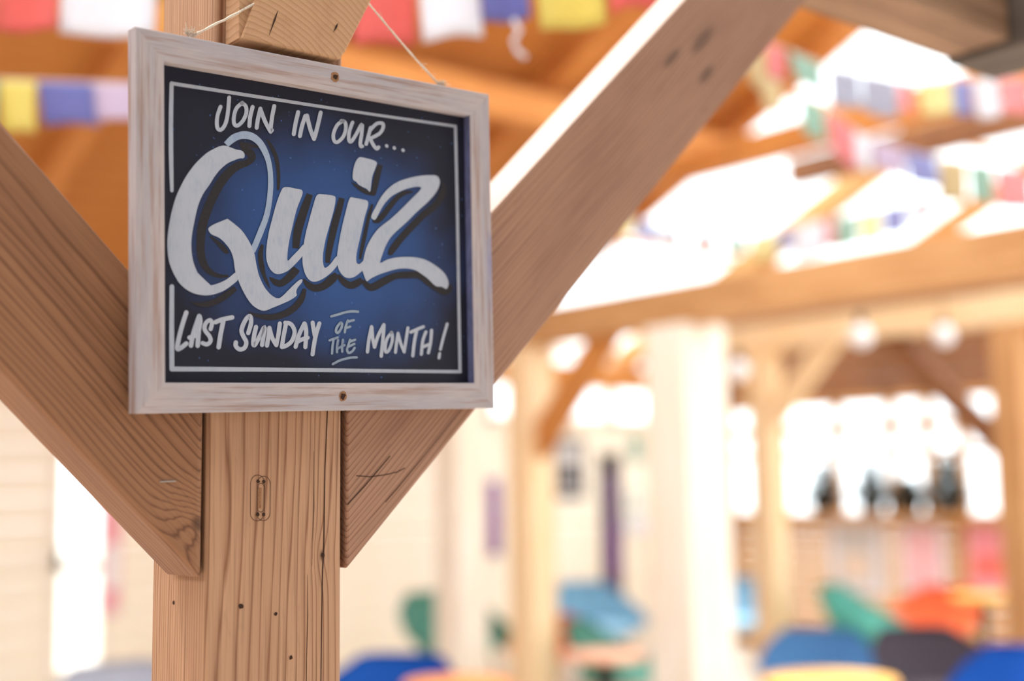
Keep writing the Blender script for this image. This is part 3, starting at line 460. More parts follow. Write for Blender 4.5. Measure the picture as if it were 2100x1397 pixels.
(19,'letter_q_loop','thin',7,'r',[-1364,976,-1419,1023,-1353,985,-1410,1032,-1339,997,-1397,1046,-1322,1012,-1382,1063,-1305,1026,-1366,1081,-1288,1039,-1348,1098,-1275,1049,-1331,1114,-1264,1056,-1315,1126,-1253,1063,-1299,1136,-1243,1069,-1283,1145,-1233,1075,-1268,1152,-1222,1080,-1253,1159,-1210,1084,-1238,1165,-1199,1088,-1223,1172,-1188,1091,-1208,1177,-1178,1094,-1193,1183,-1168,1095,-1176,1187,-1158,1097,-1159,1191,-1147,1098,-1142,1193,-1134,1099,-1124,1194,-1120,1100,-1106,1194,-1106,1100,-1086,1194,-1092,1100,-1066,1192,-1079,1099,-1045,1188,-1067,1096,-1024,1182,-1054,1092,-1005,1175,-1040,1087,-986,1167,-1025,1081,-968,1157,-1011,1074,-951,1145,-998,1065,-934,1133,-985,1056,-917,1119,-973,1045,-902,1104,-961,1033,-888,1088,-950,1019,-874,1071,-939,1004,-862,1053,-928,989,-850,1035,-917,972,-840,1016,-907,956,-830,996,-897,939,-821,976,-887,921,-812,955,-878,903,-805,934,-870,884,-798,912,-862,864,-791,889,-856,843,-785,866,-850,822,-780,842,-845,799,-775,818,-841,777,-771,793,-837,753,-767,768,-834,727,-764,741,-832,701,-762,713,-831,673,-760,684,-830,645,-759,654,-830,615,-758,623,-831,585,-758,592,-833,555,-759,560,-835,523,-761,527,-838,491,-764,493,-842,457,-768,458,-846,424,-772,424,-851,391,-777,390,-856,360,-782,358,-861,330,-787,327,-867,301,-793,296,-873,273,-799,267,-880,246,-806,238,-887,218,-813,208,-896,191,-822,179,-905,165,-832,150,-915,139,-842,121,-927,112,-853,93,-939,86,-865,66,-952,58,-877,37,-965,29,-890,8,-979,-3,-903,-24,-994,-37,-919,-59,-1010,-72,-935,-94,-1025,-106,-951,-128,-1039,-137,-965,-159,-1051,-162,-977,-185,-1060,-183,-987,-206,-1068,-199,-996,-223,-1074,-213,-1003,-237,-1079,-224,-1009,-248,-1083,-233,-1014,-257,-1086,-240,-1018,-264]),
(20,'letter_q_bowl','white',8,'p',[-1147,907,-1152,922,-1163,938,-1179,949,-1203,954,-1233,954,-1263,956,-1292,962,-1322,970,-1351,976,-1378,981,-1404,985,-1433,983,-1465,973,-1498,959,-1533,940,-1571,918,-1611,893,-1651,864,-1691,828,-1731,789,-1768,751,-1798,717,-1824,684,-1848,652,-1870,623,-1890,594,-1909,564,-1928,532,-1947,499,-1967,460,-1990,415,-2014,365,-2037,310,-2057,250,-2076,185,-2094,119,-2109,50,-2123,-20,-2133,-85,-2140,-142,-2144,-194,-2145,-247,-2143,-303,-2138,-360,-2130,-414,-2118,-462,-2101,-506,-2083,-547,-2061,-589,-2036,-629,-2019,-656,-2019,-660,-2026,-651,-2025,-650,-2009,-669,-1984,-696,-1955,-721,-1922,-744,-1883,-765,-1844,-782,-1804,-794,-1762,-802,-1721,-806,-1680,-808,-1639,-805,-1596,-799,-1548,-786,-1498,-769,-1449,-749,-1403,-723,-1359,-694,-1321,-665,-1289,-641,-1262,-619,-1245,-594,-1237,-557,-1238,-519,-1255,-503,-1295,-526,-1349,-571,-1406,-612,-1465,-641,-1526,-666,-1575,-681,-1597,-686,-1607,-682,-1627,-667,-1672,-632,-1726,-586,-1766,-551,-1777,-542,-1774,-544,-1774,-537,-1787,-513,-1803,-480,-1818,-442,-1829,-401,-1838,-355,-1844,-306,-1847,-255,-1847,-201,-1843,-144,-1834,-82,-1821,-18,-1807,46,-1793,109,-1778,172,-1761,230,-1742,282,-1721,330,-1698,375,-1673,414,-1646,450,-1617,490,-1586,538,-1553,590,-1517,639,-1479,684,-1438,725,-1398,760,-1359,787,-1321,807,-1287,823,-1259,837,-1234,847,-1213,855,-1192,858,-1175,859,-1161,863,-1152,875,-1147,891]),
(21,'letter_q_tail','white',9,'p',[-1630,-21,-1614,-2,-1587,17,-1558,34,-1528,49,-1497,63,-1467,76,-1436,90,-1406,104,-1385,113,-1378,117,-1380,117,-1374,111,-1350,97,-1317,78,-1284,57,-1253,36,-1222,15,-1192,-11,-1162,-43,-1134,-79,-1109,-114,-1087,-147,-1069,-179,-1053,-210,-1040,-239,-1029,-265,-1021,-292,-1015,-319,-1012,-345,-1007,-375,-999,-414,-989,-455,-980,-491,-973,-516,-966,-534,-957,-554,-946,-578,-933,-604,-919,-630,-903,-656,-885,-682,-864,-706,-840,-730,-814,-753,-787,-771,-760,-786,-734,-796,-709,-799,-687,-795,-666,-784,-641,-765,-605,-734,-565,-696,-526,-660,-489,-626,-452,-594,-422,-570,-397,-555,-378,-549,-366,-549,-361,-557,-363,-571,-370,-587,-385,-605,-405,-626,-422,-645,-432,-658,-439,-670,-444,-681,-448,-693,-451,-705,-452,-716,-450,-726,-445,-735,-444,-744,-446,-751,-451,-758,-464,-769,-487,-784,-517,-802,-550,-820,-586,-837,-625,-853,-664,-870,-706,-887,-749,-904,-788,-919,-821,-933,-850,-946,-878,-954,-903,-957,-928,-956,-955,-950,-987,-938,-1021,-921,-1053,-900,-1080,-875,-1105,-847,-1129,-816,-1152,-782,-1174,-746,-1193,-712,-1208,-684,-1222,-658,-1235,-627,-1252,-589,-1269,-545,-1283,-501,-1292,-453,-1298,-405,-1305,-361,-1315,-325,-1326,-294,-1341,-264,-1363,-233,-1388,-204,-1414,-178,-1440,-155,-1467,-135,-1495,-118,-1529,-106,-1565,-96,-1594,-84,-1615,-65,-1628,-43]),
(22,'letter_u','white',8.3,'p',[-619,563,-599,571,-575,575,-548,577,-518,576,-485,572,-453,569,-423,568,-393,567,-370,564,-356,557,-349,547,-346,533,-348,517,-354,498,-365,469,-384,427,-409,375,-432,317,-454,249,-475,176,-494,104,-512,38,-529,-26,-543,-85,-554,-139,-563,-188,-568,-231,-572,-274,-574,-312,-568,-332,-550,-323,-525,-296,-498,-268,-470,-243,-442,-216,-414,-190,-387,-161,-362,-132,-342,-117,-328,-125,-319,-147,-318,-173,-325,-200,-340,-231,-361,-264,-391,-299,-427,-335,-463,-369,-498,-401,-534,-432,-570,-458,-610,-478,-651,-494,-688,-503,-718,-505,-744,-500,-769,-489,-792,-472,-813,-450,-831,-422,-846,-390,-858,-353,-865,-312,-866,-268,-863,-220,-858,-170,-850,-117,-840,-62,-828,-5,-812,56,-793,120,-774,184,-754,249,-734,314,-714,373,-693,427,-673,475,-655,513,-642,537,-632,552]),
(23,'letter_u_stem','white',8.6,'p',[-141,516,-111,534,-77,536,-43,536,-9,538,25,537,56,536,83,535,107,533,124,526,133,515,134,499,132,474,127,439,117,395,103,344,84,282,61,214,39,148,18,88,-1,31,-19,-26,-35,-85,-48,-144,-58,-197,-63,-241,-65,-279,-63,-313,-58,-345,-50,-373,-36,-388,-13,-382,15,-363,45,-337,78,-300,112,-257,139,-231,156,-237,166,-262,170,-287,168,-307,160,-328,144,-352,117,-384,81,-420,43,-453,3,-483,-39,-511,-80,-534,-119,-552,-156,-565,-190,-571,-221,-569,-249,-560,-274,-544,-297,-520,-317,-490,-333,-454,-346,-413,-355,-368,-359,-321,-359,-274,-355,-226,-348,-175,-340,-121,-329,-64,-316,-6,-302,50,-285,106,-266,164,-247,229,-225,295,-204,358,-184,419,-165,475]),
(24,'letter_i','white',8.9,'p',[344,521,368,541,392,540,420,535,457,535,498,532,536,528,569,526,599,523,619,514,628,498,628,475,622,444,609,403,590,354,571,299,553,236,535,168,517,100,498,35,479,-29,463,-86,450,-136,441,-180,435,-217,433,-248,435,-273,441,-292,451,-304,466,-309,483,-308,502,-295,524,-275,544,-264,563,-270,580,-285,588,-304,582,-325,567,-349,548,-371,530,-389,508,-406,484,-423,455,-444,424,-465,393,-481,363,-491,333,-497,305,-497,278,-493,253,-484,230,-469,207,-449,185,-424,168,-393,156,-356,148,-314,145,-268,148,-219,155,-166,166,-108,179,-43,195,28,212,98,230,166,250,235,271,305,294,384,319,463]),
(25,'letter_i_dot','white',8,'p',[490,1063,516,1074,544,1074,582,1071,642,1066,712,1058,762,1044,775,1024,767,998,754,966,737,928,715,883,696,833,684,769,674,699,665,650,655,635,645,641,635,650,624,657,613,668,601,676,592,679,583,679,568,682,542,691,511,702,485,713,471,724,463,735,453,745,436,751,417,757,404,767,397,783,395,802,396,829,401,868,410,914,423,957,441,998,464,1036]),
(26,'letter_z','white',9.3,'p',[671,318,687,357,718,408,749,458,776,504,804,549,836,593,873,637,914,680,958,719,1001,753,1047,784,1097,811,1153,837,1212,859,1274,880,1338,900,1405,918,1470,933,1535,945,1597,955,1651,961,1693,965,1725,965,1751,960,1773,947,1787,928,1796,906,1799,884,1795,860,1786,832,1770,799,1748,762,1719,723,1683,682,1639,639,1590,593,1533,546,1470,497,1408,446,1348,394,1288,339,1228,287,1167,237,1105,189,1052,145,1010,107,976,73,947,37,920,-2,896,-42,876,-81,859,-116,845,-150,832,-182,816,-219,803,-254,803,-274,827,-268,866,-247,908,-226,950,-213,996,-200,1046,-189,1102,-180,1161,-173,1221,-168,1280,-165,1339,-164,1397,-166,1452,-171,1504,-179,1557,-192,1612,-212,1668,-236,1719,-262,1766,-287,1809,-314,1845,-342,1873,-372,1893,-404,1908,-433,1916,-460,1919,-484,1916,-506,1908,-528,1895,-548,1878,-559,1857,-555,1832,-543,1805,-533,1775,-532,1743,-534,1714,-531,1688,-521,1665,-507,1642,-491,1620,-474,1597,-456,1571,-437,1538,-417,1501,-397,1464,-378,1430,-361,1396,-346,1359,-334,1314,-326,1266,-322,1218,-321,1171,-323,1125,-328,1078,-336,1033,-346,989,-358,940,-373,883,-391,823,-411,769,-431,723,-451,683,-470,650,-487,626,-504,607,-519,591,-522,576,-507,563,-480,551,-451,538,-421,527,-389,522,-355,525,-320,534,-283,545,-243,557,-198,571,-149,589,-101,613,-52,642,-3,675,45,711,92,751,138,795,181,844,219,896,254,951,292,1008,337,1067,386,1126,436,1186,489,1247,544,1304,595,1359,644,1410,688,1449,725,1472,750,1482,767,1480,777,1463,783,1434,783,1396,777,1348,767,1291,751,1236,732,1187,713,1140,691,1095,668,1052,645,1011,621,973,592,936,559,901,523,868,483,836,437,805,389,781,349,765,322,756,305,746,292,735,283,724,278,712,279,695,285,676,296]),
(27,'letter_j','white',8,'r',[-1455,1466,-1450,1465,-1466,1465,-1442,1460,-1478,1459,-1437,1450,-1486,1448,-1438,1438,-1491,1434,-1444,1423,-1500,1414,-1452,1403,-1509,1390,-1461,1381,-1518,1364,-1470,1357,-1525,1340,-1476,1336,-1530,1317,-1480,1316,-1534,1293,-1484,1294,-1537,1270,-1486,1273,-1538,1247,-1487,1253,-1538,1227,-1487,1236,-1537,1209,-1486,1222,-1534,1193,-1484,1209,-1529,1177,-1481,1198,-1523,1164,-1478,1191,-1513,1152,-1475,1189,-1499,1144,-1474,1188,-1482,1141,-1473,1188,-1464,1142,-1471,1188,-1447,1149,-1468,1189,-1431,1161,-1463,1192,-1417,1174,-1456,1200,-1405,1191,-1446,1212,-1392,1210,-1437,1227,-1381,1232,-1427,1245,-1371,1255,-1419,1264,-1363,1279,-1413,1285,-1356,1305,-1406,1308,-1351,1333,-1401,1334,-1345,1362,-1396,1362,-1341,1393,-1392,1391,-1336,1429,-1387,1426,-1332,1470,-1383,1467,-1328,1512,-1379,1508,-1325,1548,-1376,1544,-1322,1573,-1374,1569,-1325,1584,-1369,1581,-1333,1592,-1359,1590,-1344,1594,-1348,1594]),
(28,'letter_o','white',8,'r',[-1154,1550,-1151,1548,-1163,1555,-1147,1539,-1177,1554,-1149,1526,-1189,1548,-1157,1515,-1200,1538,-1169,1505,-1217,1524,-1185,1492,-1237,1507,-1203,1476,-1257,1487,-1218,1461,-1274,1464,-1230,1446,-1286,1441,-1239,1429,-1296,1416,-1247,1408,-1303,1390,-1253,1386,-1309,1366,-1258,1364,-1313,1344,-1262,1345,-1316,1323,-1264,1327,-1316,1302,-1265,1310,-1315,1283,-1264,1295,-1312,1266,-1262,1283,-1307,1250,-1259,1275,-1299,1237,-1256,1270,-1287,1227,-1254,1268,-1271,1221,-1252,1268,-1252,1220,-1251,1267,-1232,1226,-1249,1268,-1214,1236,-1241,1273,-1196,1250,-1228,1282,-1179,1266,-1215,1295,-1162,1284,-1201,1310,-1147,1303,-1189,1324,-1134,1323,-1179,1340,-1122,1345,-1169,1359,-1111,1368,-1160,1379,-1102,1391,-1152,1398,-1096,1413,-1147,1416,-1092,1435,-1145,1431,-1092,1455,-1144,1447,-1093,1475,-1145,1461,-1097,1493,-1148,1474,-1104,1510,-1151,1483,-1116,1525,-1156,1488,-1131,1535,-1164,1493,-1146,1542,-1174,1498,-1158,1547,-1186,1502,-1165,1550,-1194,1506,-1178,1552,-1203,1514,-1191,1547,-1206,1526,-1200,1540,-1203,1536]),
(29,'letter_i','white',8,'r',[-1030,1527,-1026,1526,-1042,1524,-1016,1522,-1055,1516,-1008,1512,-1062,1504,-1008,1499,-1067,1486,-1013,1481,-1074,1461,-1021,1456,-1083,1432,-1029,1428,-1090,1402,-1036,1399,-1097,1375,-1042,1374,-1101,1348,-1046,1350,-1104,1322,-1048,1325,-1106,1297,-1050,1301,-1107,1276,-1052,1281,-1108,1262,-1053,1266,-1106,1249,-1058,1253,-1096,1241,-1069,1243,-1085,1238,-1080,1239]),
(30,'letter_n','white',8,'r',[-924,1521,-920,1520,-937,1518,-909,1516,-949,1510,-902,1506,-956,1497,-902,1493,-961,1479,-907,1475,-968,1454,-914,1449,-976,1424,-922,1420,-984,1394,-930,1390,-991,1366,-936,1364,-996,1340,-941,1340,-1000,1314,-945,1315,-1004,1290,-949,1291,-1007,1270,-952,1271,-1009,1255,-954,1256,-1007,1242,-960,1243,-999,1233,-971,1234,-988,1230,-983,1230]),
(30,'letter_n','white',8.2,'r',[-941,1510,-936,1512,-951,1502,-924,1515,-957,1489,-911,1511,-955,1477,-903,1502,-947,1456,-894,1481,-934,1427,-881,1452,-920,1393,-867,1418,-904,1359,-852,1385,-889,1329,-838,1357,-873,1302,-823,1332,-856,1275,-806,1306,-839,1251,-790,1283,-825,1231,-776,1263,-815,1217,-766,1248,-805,1209,-762,1236,-791,1207,-766,1223,-779,1211,-774,1214]),
(30,'letter_n','white',8.4,'r',[-734,1580,-729,1580,-746,1578,-718,1576,-759,1569,-710,1567,-765,1556,-710,1554,-770,1537,-714,1535,-776,1511,-720,1509,-783,1480,-727,1478,-790,1448,-735,1446,-797,1416,-741,1416,-802,1382,-746,1383,-808,1345,-752,1347,-813,1309,-757,1311,-817,1277,-760,1280,-819,1253,-762,1260,-817,1235,-762,1256,-790,1218,-782,1269,-765,1227,-797,1265,-760,1232,-794,1268,-760,1231,-788,1272,-750,1242,-774,1277,-746,1255,-760,1275,-748,1265,-751,1269]),
(31,'letter_i','white',8,'r',[-396,1553,-391,1553,-409,1551,-380,1549,-422,1542,-372,1539,-429,1529,-372,1526,-434,1508,-377,1505,-442,1478,-385,1475,-452,1444,-395,1440,-461,1409,-403,1406,-468,1377,-411,1375,-475,1347,-417,1345,-481,1316,-424,1315,-487,1287,-429,1286,-491,1262,-434,1262,-495,1245,-437,1244,-493,1232,-444,1231,-485,1222,-456,1222,-474,1219,-469,1219]),
(32,'letter_n','white',8,'r',[-292,1519,-287,1518,-304,1517,-276,1513,-318,1509,-270,1502,-327,1497,-271,1489,-334,1477,-278,1469,-344,1449,-288,1441,-356,1417,-300,1409,-368,1384,-312,1377,-378,1354,-321,1348,-386,1326,-328,1322,-393,1297,-335,1295,-399,1271,-341,1269,-404,1248,-346,1246,-407,1233,-350,1230,-406,1220,-357,1217,-398,1210,-369,1208,-387,1206,-382,1206]),
(32,'letter_n','white',8.2,'r',[-282,1526,-277,1527,-293,1518,-264,1528,-301,1506,-251,1523,-302,1493,-244,1512,-297,1470,-239,1490,-289,1439,-231,1458,-279,1402,-221,1421,-269,1364,-211,1385,-258,1331,-201,1354,-247,1301,-191,1326,-234,1272,-178,1298,-221,1245,-166,1272,-210,1223,-155,1250,-202,1207,-147,1234,-193,1198,-145,1221,-179,1194,-151,1208,-166,1197,-161,1199]),
(32,'letter_n','white',8.4,'r',[-70,1593,-64,1593,-83,1591,-53,1589,-96,1581,-45,1579,-103,1568,-44,1566,-109,1547,-50,1544,-116,1516,-58,1513,-126,1480,-67,1477,-135,1443,-77,1440,-145,1409,-87,1405,-155,1375,-97,1370,-166,1338,-108,1332,-177,1302,-119,1296,-187,1271,-129,1265,-193,1249,-136,1243,-193,1236,-144,1231,-186,1225,-157,1222,-175,1221,-170,1220]),
(33,'letter_o','white',8,'r',[286,1524,288,1520,277,1529,290,1511,264,1531,286,1499,250,1526,276,1489,238,1519,262,1481,220,1509,245,1471,197,1495,226,1460,174,1478,209,1447,153,1457,195,1434,136,1433,182,1416,121,1407,169,1393,107,1379,157,1369,96,1352,147,1345,88,1327,140,1324,84,1303,137,1307,83,1281,137,1289,85,1260,138,1274,89,1242,141,1261,96,1227,145,1252,105,1214,149,1246,118,1203,153,1243,136,1196,155,1242,159,1196,157,1242,181,1203,161,1243,202,1216,172,1250,224,1233,189,1263,246,1253,207,1280,266,1275,224,1299,283,1298,237,1316,297,1321,247,1333,307,1344,256,1353,315,1368,263,1373,321,1391,268,1393,325,1413,271,1411,328,1434,273,1428,328,1454,273,1444,326,1474,271,1459,321,1491,268,1471,312,1508,266,1477,296,1520,264,1478,276,1526,258,1479,259,1527,248,1480,247,1527,236,1480,239,1527,227,1480,225,1525,215,1484,213,1516,207,1493,207,1507,206,1503]),
(34,'letter_u','white',8,'r',[411,1531,416,1530,399,1530,425,1526,386,1523,431,1515,378,1512,429,1503,370,1495,421,1485,359,1470,410,1460,347,1441,398,1432,335,1411,387,1404,326,1383,379,1380,320,1358,375,1358,317,1334,371,1337,315,1311,370,1317,315,1290,370,1299,317,1273,371,1287,321,1257,373,1279,329,1244,376,1273,343,1231,375,1273,368,1228,367,1274,393,1238,362,1272,411,1254,369,1279,427,1274,382,1295,443,1297,397,1316,460,1322,413,1341,477,1348,430,1365,497,1379,448,1395,518,1417,469,1432,539,1453,491,1469,556,1479,510,1499,551,1479,540,1524,524,1487,579,1502,524,1469,579,1475,521,1440,576,1443,517,1407,572,1410,513,1379,568,1382,510,1356,565,1356,505,1331,560,1330,499,1306,554,1305,495,1283,550,1283,492,1262,547,1266,491,1245,547,1253,492,1231,547,1243,494,1219,548,1235,497,1209,550,1231,503,1199,550,1230,518,1189,543,1234,538,1189,533,1235,549,1192,532,1235,555,1195,537,1237,556,1196,541,1239,569,1203,556,1241,576,1215,568,1236,576,1225,575,1229]),
(35,'letter_r','white',8,'r',[687,1499,691,1499,674,1497,702,1494,662,1489,709,1485,654,1478,708,1473,647,1457,702,1451,637,1427,692,1421,626,1392,680,1387,615,1359,669,1353,607,1332,661,1326,600,1311,654,1306,594,1292,648,1287,589,1277,644,1272,586,1264,640,1259,583,1255,637,1250,583,1243,630,1238,590,1233,617,1231,600,1229,605,1229]),
(35,'letter_r','white',8.2,'r',[664,1429,660,1431,675,1426,654,1439,689,1428,653,1451,701,1437,660,1463,714,1450,672,1476,732,1469,690,1495,752,1490,712,1517,772,1508,736,1539,788,1520,760,1557,802,1527,785,1569,818,1532,811,1578,834,1535,836,1582,847,1535,859,1584,851,1535,881,1580,851,1535,899,1568,853,1532,908,1552,854,1524,911,1534,853,1515,910,1516,850,1504,905,1498,845,1491,898,1481,838,1477,888,1461,828,1462,875,1441,815,1446,857,1421,800,1432,836,1400,778,1417,808,1380,748,1399,774,1360,716,1381,741,1342,687,1365,711,1326,667,1354,692,1315,656,1345,677,1311,651,1332,663,1313,653,1323,655,1319]),
(35,'letter_r','white',8.4,'r',[650,1364,654,1366,641,1356,666,1369,636,1344,680,1367,638,1332,689,1359,647,1319,698,1345,658,1299,709,1325,672,1276,723,1303,686,1254,736,1282,699,1236,748,1267,711,1222,757,1256,723,1211,767,1247,736,1201,775,1241,748,1194,781,1237,765,1189,781,1236,789,1192,772,1235,807,1203,769,1234,816,1213,772,1237,821,1220,777,1243,824,1223,781,1248,831,1235,793,1256,830,1247,808,1259,823,1255,819,1257]),
(36,'letter_dot','white',8,'r',[913,1285,917,1288,906,1278,927,1292,904,1267,940,1291,908,1257,949,1285,910,1255,951,1283,912,1253,953,1281,914,1250,955,1278,923,1245,959,1269,936,1244,957,1258,946,1248,950,1250]),
(37,'letter_dot','white',8,'r',[1034,1273,1038,1276,1027,1266,1049,1280,1025,1255,1061,1279,1029,1245,1071,1273,1031,1243,1073,1271,1033,1240,1075,1268,1035,1238,1077,1266,1045,1232,1081,1256,1057,1232,1078,1246,1068,1235,1071,1238]),
(38,'letter_dot','white',8,'r',[1176,1261,1179,1263,1169,1253,1190,1267,1166,1242,1203,1266,1170,1232,1213,1261,1172,1230,1215,1258,1174,1228,1217,1256,1176,1225,1219,1254,1186,1219,1223,1244,1199,1219,1220,1233,1209,1223,1213,1225]),
(39,'letter_l','white',8,'r',[-1907,-991,-1903,-992,-1920,-991,-1893,-998,-1933,-998,-1886,-1010,-1941,-1009,-1887,-1024,-1948,-1030,-1895,-1045,-1959,-1059,-1905,-1074,-1971,-1094,-1917,-1108,-1983,-1130,-1929,-1143,-1994,-1165,-1940,-1177,-2005,-1199,-1950,-1211,-2015,-1235,-1961,-1247,-2025,-1271,-1970,-1282,-2034,-1305,-1979,-1316,-2041,-1335,-1986,-1345,-2047,-1361,-1992,-1370,-2052,-1385,-1996,-1392,-2055,-1406,-1999,-1411,-2057,-1425,-2000,-1423,-2053,-1446,-2001,-1424,-2030,-1465,-2013,-1415,-2005,-1464,-2020,-1414,-1989,-1457,-2015,-1411,-1976,-1450,-2004,-1406,-1963,-1443,-1994,-1399,-1949,-1434,-1983,-1392,-1934,-1422,-1969,-1382,-1919,-1410,-1955,-1371,-1906,-1400,-1943,-1361,-1897,-1393,-1934,-1354,-1889,-1381,-1921,-1348,-1888,-1368,-1906,-1348,-1893,-1358,-1896,-1354]),
(40,'letter_a','white',8,'r',[-1860,-1422,-1864,-1421,-1847,-1420,-1875,-1416,-1835,-1412,-1884,-1405,-1829,-1399,-1885,-1391,-1825,-1380,-1881,-1373,-1821,-1354,-1877,-1347,-1815,-1324,-1871,-1316,-1807,-1291,-1863,-1281,-1798,-1257,-1853,-1245,-1785,-1219,-1840,-1204,-1769,-1173,-1823,-1158,-1752,-1127,-1806,-1112,-1736,-1087,-1791,-1072,-1726,-1059,-1780,-1044,-1725,-1045,-1772,-1032,-1731,-1033,-1758,-1026,-1741,-1027,-1746,-1025]),
(40,'letter_a','white',8.2,'r',[-1755,-1031,-1750,-1030,-1766,-1036,-1737,-1030,-1774,-1048,-1725,-1038,-1775,-1062,-1719,-1050,-1774,-1070,-1717,-1057,-1771,-1079,-1715,-1067,-1769,-1090,-1712,-1081,-1768,-1103,-1710,-1098,-1768,-1116,-1710,-1117,-1770,-1133,-1713,-1138,-1774,-1152,-1717,-1160,-1778,-1175,-1722,-1183,-1783,-1200,-1727,-1207,-1788,-1228,-1731,-1233,-1791,-1261,-1734,-1264,-1795,-1300,-1737,-1302,-1798,-1338,-1740,-1340,-1800,-1371,-1743,-1373,-1802,-1394,-1745,-1397,-1799,-1408,-1750,-1410,-1789,-1418,-1761,-1419,-1778,-1422,-1773,-1422]),
(40,'letter_a','white',8.4,'r',[-1901,-1315,-1903,-1310,-1894,-1324,-1903,-1299,-1881,-1330,-1896,-1287,-1867,-1329,-1884,-1279,-1857,-1326,-1874,-1276,-1843,-1321,-1860,-1272,-1826,-1316,-1844,-1267,-1809,-1310,-1829,-1262,-1794,-1304,-1817,-1257,-1781,-1298,-1808,-1252,-1768,-1291,-1798,-1247,-1758,-1285,-1789,-1241,-1750,-1279,-1781,-1236,-1744,-1276,-1775,-1232,-1734,-1265,-1761,-1228,-1731,-1252,-1746,-1230,-1734,-1241,-1737,-1237]),
(41,'letter_s','white',8,'r',[-1612,-1222,-1616,-1221,-1600,-1222,-1626,-1216,-1588,-1215,-1633,-1205,-1581,-1204,-1633,-1192,-1578,-1193,-1630,-1182,-1573,-1178,-1625,-1167,-1568,-1160,-1621,-1151,-1564,-1142,-1617,-1137,-1563,-1124,-1617,-1129,-1567,-1107,-1618,-1125,-1574,-1093,-1620,-1120,-1584,-1081,-1622,-1118,-1600,-1072,-1621,-1118,-1622,-1070,-1616,-1118,-1641,-1076,-1617,-1119,-1657,-1086,-1625,-1124,-1672,-1098,-1635,-1132,-1686,-1112,-1644,-1141,-1697,-1128,-1649,-1149,-1704,-1144,-1653,-1158,-1709,-1161,-1657,-1169,-1712,-1179,-1658,-1180,-1712,-1198,-1658,-1192,-1707,-1218,-1656,-1201,-1697,-1237,-1651,-1210,-1683,-1254,-1641,-1222,-1669,-1269,-1628,-1236,-1656,-1282,-1614,-1250,-1648,-1292,-1602,-1266,-1643,-1303,-1594,-1280,-1638,-1313,-1587,-1294,-1635,-1321,-1582,-1308,-1634,-1327,-1580,-1324,-1634,-1330,-1582,-1341,-1636,-1334,-1590,-1358,-1641,-1340,-1601,-1372,-1649,-1347,-1614,-1384,-1656,-1351,-1630,-1394,-1659,-1353,-1648,-1401,-1662,-1353,-1669,-1402,-1670,-1351,-1687,-1398,-1682,-1348,-1702,-1393,-1693,-1343,-1714,-1389,-1701,-1340,-1722,-1386,-1715,-1339,-1733,-1379,-1728,-1344,-1738,-1367,-1735,-1353,-1737,-1357]),
(42,'letter_t','white',8,'r',[-1570,-1129,-1572,-1125,-1561,-1137,-1573,-1113,-1547,-1142,-1567,-1100,-1532,-1139,-1555,-1091,-1520,-1134,-1543,-1086,-1503,-1127,-1527,-1079,-1484,-1119,-1506,-1070,-1463,-1111,-1483,-1061,-1443,-1104,-1459,-1053,-1420,-1099,-1433,-1047,-1392,-1093,-1403,-1040,-1364,-1087,-1374,-1035,-1339,-1082,-1349,-1030,-1322,-1079,-1332,-1026,-1308,-1073,-1317,-1027,-1299,-1061,-1304,-1034,-1297,-1049,-1298,-1045]),
(42,'letter_t','white',8.2,'r',[-1439,-1071,-1434,-1072,-1452,-1073,-1423,-1077,-1465,-1081,-1415,-1089,-1472,-1093,-1414,-1102,-1477,-1114,-1419,-1123,-1484,-1143,-1426,-1153,-1492,-1178,-1434,-1187,-1500,-1214,-1443,-1223,-1508,-1248,-1450,-1255,-1514,-1282,-1456,-1289,-1521,-1318,-1462,-1325,-1526,-1353,-1468,-1359,-1531,-1383,-1473,-1389,-1535,-1404,-1477,-1411,-1533,-1418,-1483,-1423,-1524,-1429,-1495,-1432,-1513,-1433,-1508,-1434]),
(43,'letter_s','white',8,'r',[-1121,-1256,-1126,-1255,-1109,-1256,-1137,-1249,-1095,-1249,-1144,-1237,-1087,-1237,-1143,-1224,-1081,-1220,-1137,-1206,-1072,-1194,-1128,-1180,-1061,-1164,-1118,-1152,-1052,-1134,-1110,-1124,-1047,-1107,-1105,-1103,-1046,-1083,-1104,-1086,-1047,-1061,-1106,-1069,-1051,-1040,-1108,-1055,-1059,-1021,-1111,-1048,-1080,-1003,-1104,-1053,-1111,-1005,-1091,-1053,-1131,-1016,-1095,-1056,-1148,-1030,-1105,-1065,-1163,-1047,-1116,-1077,-1177,-1066,-1127,-1091,-1190,-1087,-1138,-1110,-1204,-1113,-1151,-1133,-1217,-1140,-1162,-1157,-1227,-1168,-1171,-1181,-1233,-1194,-1176,-1199,-1234,-1218,-1176,-1211,-1229,-1238,-1173,-1222,-1222,-1256,-1168,-1234,-1214,-1270,-1161,-1247,-1207,-1284,-1154,-1261,-1198,-1300,-1147,-1273,-1188,-1314,-1139,-1286,-1180,-1327,-1129,-1300,-1174,-1336,-1120,-1316,-1172,-1344,-1114,-1335,-1172,-1353,-1114,-1355,-1174,-1364,-1117,-1374,-1178,-1375,-1123,-1392,-1183,-1385,-1132,-1409,-1187,-1390,-1144,-1425,-1192,-1394,-1160,-1437,-1200,-1398,-1178,-1446,-1210,-1401,-1197,-1451,-1219,-1402,-1216,-1454,-1224,-1402,-1236,-1454,-1229,-1401,-1255,-1448,-1236,-1396,-1272,-1438,-1245,-1390,-1286,-1427,-1252,-1383,-1297,-1416,-1255,-1378,-1307,-1403,-1256,-1376,-1313,-1387,-1256,-1372,-1314,-1371,-1255,-1365,-1312,-1359,-1253,-1357,-1310,-1350,-1252,-1350,-1310,-1345,-1254,-1337,-1304,-1332,-1263,-1326,-1292,-1324,-1275,-1322,-1280,-1321]),
